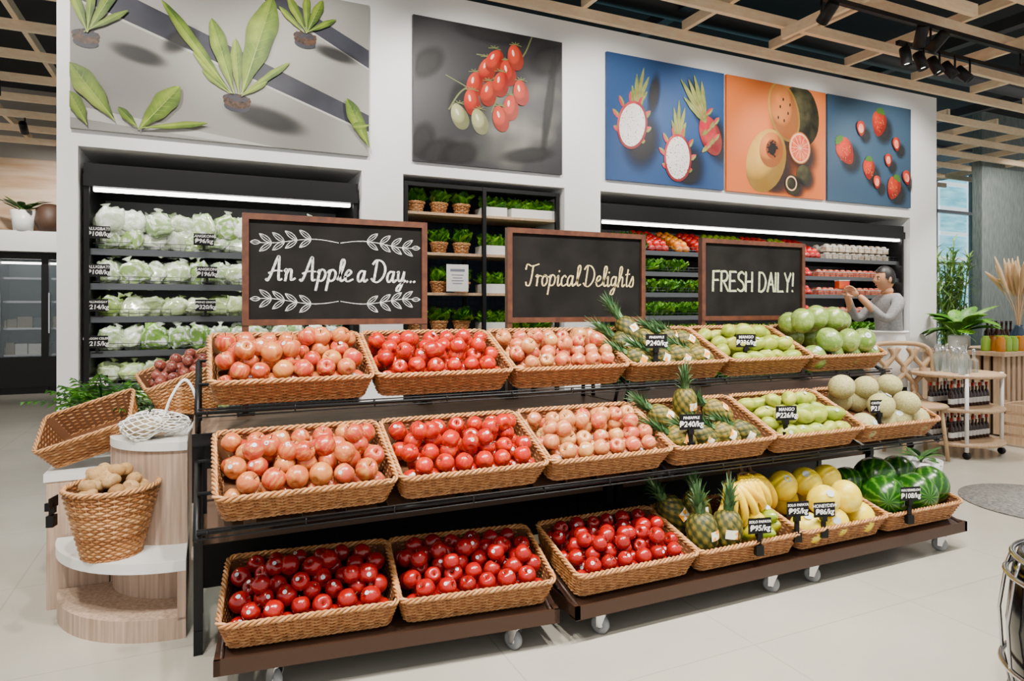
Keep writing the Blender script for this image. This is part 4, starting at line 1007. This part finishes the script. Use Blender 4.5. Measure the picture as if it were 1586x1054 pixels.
for j,(z,rx,ry) in enumerate(((1.05,.15,.17),(.95,.16,.185),(.85,.165,.195),(.70,.17,.195),(.55,.175,.20))):
    for i in range(n+1):
        a=D2(-115+230*i/n); k=1+.02*math.sin(i*2.1)*j/2; vs.append((rx*k*math.cos(a)+.01,ry*k*math.sin(a),z))
for j in range(4):
    for i in range(n): fs.append((j*(n+1)+i,(j+1)*(n+1)+i,(j+1)*(n+1)+i+1,j*(n+1)+i+1))
b.add(vs,fs,0,smooth=True)
b.tube([(.155*math.cos(t)+.008,.175*math.sin(t),1.055) for t in np.linspace(0,2*math.pi,24,endpoint=False)],.012,6,0,True)
b.obj('apron',[APRON],parent=per,recenter=False)
# ---------------------------------------------------------------- right side furniture
b=B(); tx,ty=6.08,3.70
for z in(.10,.39,.68):
    b.lathe([(.001,z),(.36,z),(.37,z+.01),(.37,z+.025),(.36,z+.032),(.001,z+.032)],40,0,T(tx,ty,0))
for a in(45,135,225,315):
    x,y=tx+.35*math.cos(D2(a)),ty+.35*math.sin(D2(a)); b.tube([(x,y,.06),(x,y,.72)],.016,8,1)
    b.lathe([(.001,-.012),(.03,-.012),(.03,.012),(.001,.012)],12,2,T(x,y,.031)@RY(90))
b.obj('tiered_serving_trolley',[WOODL,CERW,BLACKM])
BOT=[(.001,0),(.032,0),(.034,.01),(.034,.10),(.028,.125),(.012,.145),(.011,.18),(.013,.182),(.013,.2),(.001,.2)]
b=B()
for i in range(16):
    x,y=tx+U(-.25,.25),ty+U(-.25,.25); b.lathe(BOT,12,0,T(x,y,.712)@SC(1,1,U(.9,1.3))); b.lathe([(.014,.18),(.015,.205),(.001,.207)],8,1,T(x,y,.712)@SC(1,1,1))
b.obj('glass_bottle_display',[GLASS,CHROME])
b=B()
for z in(.422,.132):
    for k in range(11):
        for y in(-.12,.06): x=tx-.25+k*.05; b.lathe(BOT,10,0,T(x,ty+y,z)@SC(.7,.7,.95)); b.lathe([(.0245,.03),(.0245,.075)],10,1,T(x,ty+y,z)); b.lathe([(.011,.17),(.012,.2),(.001,.2)],8,1 if k%2 else 2,T(x,ty+y,z))
b.obj('dark_bottle_display',[BGLASS,CERW,mat('red_cap',(.4,.03,.02),.4)])
b=B()
b.box(7.1,8.9,3.85,4.7,.80,.84,0)
for x in np.arange(7.15,8.9,.09): b.box(x,x+.05,3.9,3.93,.02,.80,0)
for y in np.arange(3.93,4.65,.09): b.box(7.15,7.18,y,y+.05,.02,.80,0)
b.box(7.2,8.8,3.95,4.6,.0,.78,1)
b.obj('slatted_timber_counter',[WOODL,mat('inside_dark',(.08,.06,.05),.8)])
b=B()
for z in np.arange(.02,.42,.1): b.box(6.75,7.35,3.35,3.37,z,z+.07,0); b.box(6.75,6.77,3.35,3.7,z,z+.07,0); b.box(7.33,7.35,3.35,3.7,z,z+.07,0); b.box(6.75,7.35,3.68,3.70,z,z+.07,0)
for x in(6.77,7.31): 
    for y in(3.37,3.66): b.box(x,x+.02,y,y+.02,0,.42,0)
b.obj('wooden_crate',[WOODL])
b=B()
for i in range(9): b.lathe([(.001,0),(.04,0),(.042,.01),(.042,.12),(.03,.14),(.03,.155),(.001,.155)],12,0 if i%3 else 1,T(7.2+.11*(i%5)+.02,3.95+.14*(i//5),.84))
b.obj('juice_jar_display',[mat('green_juice',(.28,.40,.10),.1),mat('amber_juice',(.45,.22,.04),.1)])
b=B()
b.lathe([(.001,0),(.07,0),(.10,.04),(.10,.14),(.085,.15),(.09,.13),(.001,.12)],18,1,T(7.30,4.40,.84))
for k in range(22): bigleaf(b,T(7.30,4.40,.96)@RZ(k*137.5)@RY(U(-15,25)),U(.35,.58),.08,U(1.2,2.2),U(.1,.9))
b.obj('potted_broadleaf_plant',[LEAF,CERW])
b=B()
for i in range(7): b.lathe(BOT,12,0,T(7.62+.08*(i%4),4.2+.1*(i//4),.84)@SC(1,1,1.5))
b.obj('dark_bottle_display',[BGLASS])
b=B()
b.lathe([(.001,0),(.06,0),(.08,.06),(.07,.18),(.035,.24),(.04,.26),(.03,.26),(.001,.2)],16,1,T(7.72,4.05,.84))
for k in range(30):
    a=U(0,6.28); q=U(.02,.18); P=[(0,0,0),(q*.3*math.cos(a),q*.3*math.sin(a),.25),(q*math.cos(a),q*math.sin(a),.5),(q*1.7*math.cos(a),q*1.7*math.sin(a),.70+U(-.14,.1))]
    b.tube(catmull([np.array(p_) for p_ in P],4),list(np.interp(np.linspace(0,1,13),[0,.5,.68,.85,1],[.0025,.003,.024,.026,.004])),6,0,M=T(7.72,4.05,1.02),rnd=U(0,1))
b.obj('pampas_grass_vase',[fmat('pampas',[(.56,.42,.28),(.70,.56,.40)],rough=.95),mat('blue_vase',(.05,.08,.12),.3)])
b=B()
b.lathe([(.001,0),(.22,0),(.27,.45),(.24,.45),(.001,.40)],20,1,T(8.9,5.5,0))
for k in range(22):
    a=U(0,6.28); q=U(.05,.18); hx,hy=8.9+q*math.cos(a),5.5+q*math.sin(a); top=(hx+U(-.6,.6),hy+U(-.3,.3),U(1.5,2.2))
    b.tube([(hx,hy,.4),((hx+top[0])/2-.02,(hy+top[1])/2,(.4+top[2])/2+.1),top],.009,5,0,rnd=.3)
    for i in range(60):
        t=U(.3,1); px=hx+(top[0]-hx)*t; py=hy+(top[1]-hy)*t; pz=.4+(top[2]-.4)*t
        blade(b,T(px,py,pz)@RZ(U(0,360))@RY(U(30,110)),U(.14,.28),.016,U(.3,1.2),0,U(.3,1),4)
b.obj('potted_bamboo',[fmat('bamboo_leaf',[(.12,.24,.07),(.26,.40,.14),(.40,.52,.24)],rough=.5),CERW])
b=B(); b.lathe([(.001,0),(.09,0),(.13,.06),(.14,.17),(.13,.17),(.12,.14),(.001,.14)],20,1,T(4.76,3.14,.0))
for k in range(14): bigleaf(b,T(4.76,3.14,.15)@RZ(k*137.5)@RY(U(0,25)),U(.14,.22),.025,U(1.0,1.9),U(0,.6))
b.obj('potted_succulent',[DLEAF,CERW])
b=B(); M=T(5.56,3.72,0)@RZ(-30)
for a in(45,135,225,315): b.tube([(.20*math.cos(D2(a)),.20*math.sin(D2(a)),.44),(.25*math.cos(D2(a)),.25*math.sin(D2(a)),0)],.016,8,0,M=M)
b.lathe([(.001,.43),(.23,.43),(.25,.445),(.23,.46),(.001,.46)],24,0,M)
for k in range(7):
    x0=-.24+.08*k
    P=[(x0,.22,.46),(x0+.05*(-1)**k,.25,.58),(x0-.05*(-1)**k,.27,.72),(x0+.03*(-1)**k,.28,.84),(x0,.28,.92)]
    b.tube(catmull([np.array(p_) for p_ in P],5),.024,6,0,M=M)
b.tube(catmull([np.array(p_) for p_ in[(-.26,.2,.45),(-.28,.25,.7),(-.24,.28,.92),(0,.30,.96),(.24,.28,.92),(.28,.25,.7),(.26,.2,.45)]],6),.022,8,0,M=M)
b.obj('woven_bentwood_chair',[mat('natural_rattan',(.50,.38,.26),.6)])
b=B(); b.lathe([(.001,.001),(.47,.001),(.48,.0),(.48,.008),(.001,.008)],48,0,T(4.98,2.45,.001)); b.obj('round_floor_mat',mat('terrazzo_dark',(.17,.17,.16),.7,c2=(.34,.33,.31),scale=60))
b=B(); M=T(2.52,1.08,0)
b.lathe([(.001,.02),(.20,.02),(.235,.10),(.25,.27),(.235,.43),(.215,.50),(.20,.50),(.21,.42),(.22,.27),(.001,.1)],48,0,M)
for z,r in((.49,.232),(.43,.250),(.14,.262),(.04,.24)): b.tube([(r*math.cos(t),r*math.sin(t),z) for t in np.linspace(0,2*math.pi,48,endpoint=False)],.009,6,1,True,M=M)
for k in range(10):
    t=2*math.pi*k/10; b.tube([(r*math.cos(t),r*math.sin(t),z) for z,r in((.04,.24),(.14,.262),(.28,.27),(.43,.25),(.49,.232))],.006,6,1,M=M)
for k in range(4): t=math.pi/4+k*math.pi/2; b.lathe([(.001,-.01),(.02,-.01),(.02,.01),(.001,.01)],10,1,M@T(.2*math.cos(t),.2*math.sin(t),.0205)@RY(90))
b.obj('black_wire_bin',[mat('gloss_black',(.01,.01,.012),.15),CHROME])
# far-left glass chiller
b=B()
b.box(-4.6,-1.0,11.9,12.5,0,.12,0); b.box(-4.6,-1.0,11.9,12.5,2.0,2.1,0)
for x in np.arange(-4.6,-.9,.6): b.box(x-.045,x+.045,11.88,12.5,0,2.05,0); b.box(x+.05,x+.065,11.84,11.86,.9,1.5,1)
b.box(-4.6,-1.0,12.42,12.5,.1,2.0,2)
for z in(.55,.95,1.35,1.7): b.box(-4.6,-1.0,12.0,12.42,z,z+.03,1)
for z in(.58,.98): 
    x=-4.5
    while x<-1.1:
        w=U(.1,.2); b.box(x,x+w*.92,12.15,12.38,z,z+U(.08,.18),random.choice((4,5,5,2))); x+=w
b.box(-4.6,-1.0,11.86,11.9,.1,.55,0)
b.box(-4.6,-1.0,12.0,12.04,1.93,1.96,3)
b.box(-4.6,-1.0,11.895,11.9,.55,2.0,6)
b.box(-4.8,-.9,11.7,12.5,2.1,2.4,4)
b.obj('glass_door_chiller',[BLACKM,CHROME,mat('chiller_grey',(.12,.135,.14),.5),LEDS,CERW,mat('box_tan',(.36,.32,.26),.5),mat('door_glass',(.3,.34,.36),.05,alpha=.25)])
b=B()
b.lathe([(.001,0),(.12,0),(.16,.3),(.14,.3),(.001,.25)],16,1,T(-2.45,11.8,2.4))
for k in range(14): bigleaf(b,T(-2.45,11.8,2.65)@RZ(k*137.5)@RY(U(0,25)),U(.3,.5),.05,U(.8,1.6),U(0,.6))
b.obj('potted_shelf_plant',[DLEAF,CERW])
b=B(); b.lathe([(.001,0),(.13,0),(.2,.15),(.18,.35),(.08,.42),(.001,.42)],16,0,T(-2.13,11.85,2.4)); b.lathe([(.001,0),(.14,0),(.14,.03),(.001,.03)],20,1,T(-1.93,11.8,2.54)@RX(80)); b.obj('ceramic_jar_and_board',[mat('brown_clay',(.10,.06,.04),.6),WOODL])
# ---------------------------------------------------------------- lights
def spot(x,y,z,tx,ty,tz,e,size=70,col=(1,.94,.86),blend=.6,rad=.05):
    par=empty('track_spotlight',(x,y,z))
    d=Vector((tx-x,ty-y,tz-z)).normalized(); q=d.to_track_quat('-Z','Y').to_matrix().to_4x4()
    b=B(); b.lathe([(.001,.16),(.04,.16),(.045,.15),(.045,0),(.04,-.0),(.038,.03),(.001,.04)],14,0,q); b.tube([(0,0,.05),(0,0,.19)],.01,5,0)
    b.lathe([(.034,.022),(.001,.022)],12,1,q)
    b.obj('lamp_head',[BLACKM,LED],parent=par,recenter=False)
    l=bpy.data.lights.new('lamp','SPOT'); l.energy=e; l.spot_size=D2(size); l.spot_blend=blend; l.color=col; l.shadow_soft_size=rad
    o=bpy.data.objects.new('lamp',l); C.objects.link(o); o.parent=par; o.matrix_local=q@T(0,0,-.02)
b=B()
for y in(1.35,3.45): b.box(-2,9,y-.018,y+.018,3.55,3.585)
b.box(5.4,9,3.75,3.786,3.55,3.585)
b.obj('ceiling_light_track',[BLACKM])
for i in range(6): spot(-.4+i*.85,1.35,3.38,.1+i*.7,2.6,.6,310,72)
for i in range(7): spot(-.9+i*1.25,3.45,3.38,-.5+i*1.2,4.8,2.4,130,95)
for i in range(5): spot(5.5+i*.22,3.75,3.38,5.6+i*.5,3.3-.5*i,0,120,60)
spot(5.2,3.45,3.38,5.8,4.4,1.3,160,60)  # extra head, added only to brighten the shop worker
for x,y in((-2.0,8.5),(-1.9,6.6)): spot(x,y,3.5,x,y,0,220,80)
spot(-2.1,10.2,3.5,-2.1,12,2.2,300,90)
for x,y in((-1,1.2),(1.2,.5),(4.5,1.2),(6.5,2.4),(-2,3.5),(8,5.5)): spot(x,y,3.6,x,y+.3,0,310,110,rad=.12)
spot(11.5,5.2,3.5,12.8,7.0,2.4,300,80); spot(7.6,3.6,3.4,7.8,4.3,.9,150,70)
w=bpy.data.worlds.new('world'); bpy.context.scene.world=w; w.use_nodes=True
w.node_tree.nodes['Background'].inputs[0].default_value=(1,.985,.965,1); w.node_tree.nodes['Background'].inputs[1].default_value=1.0
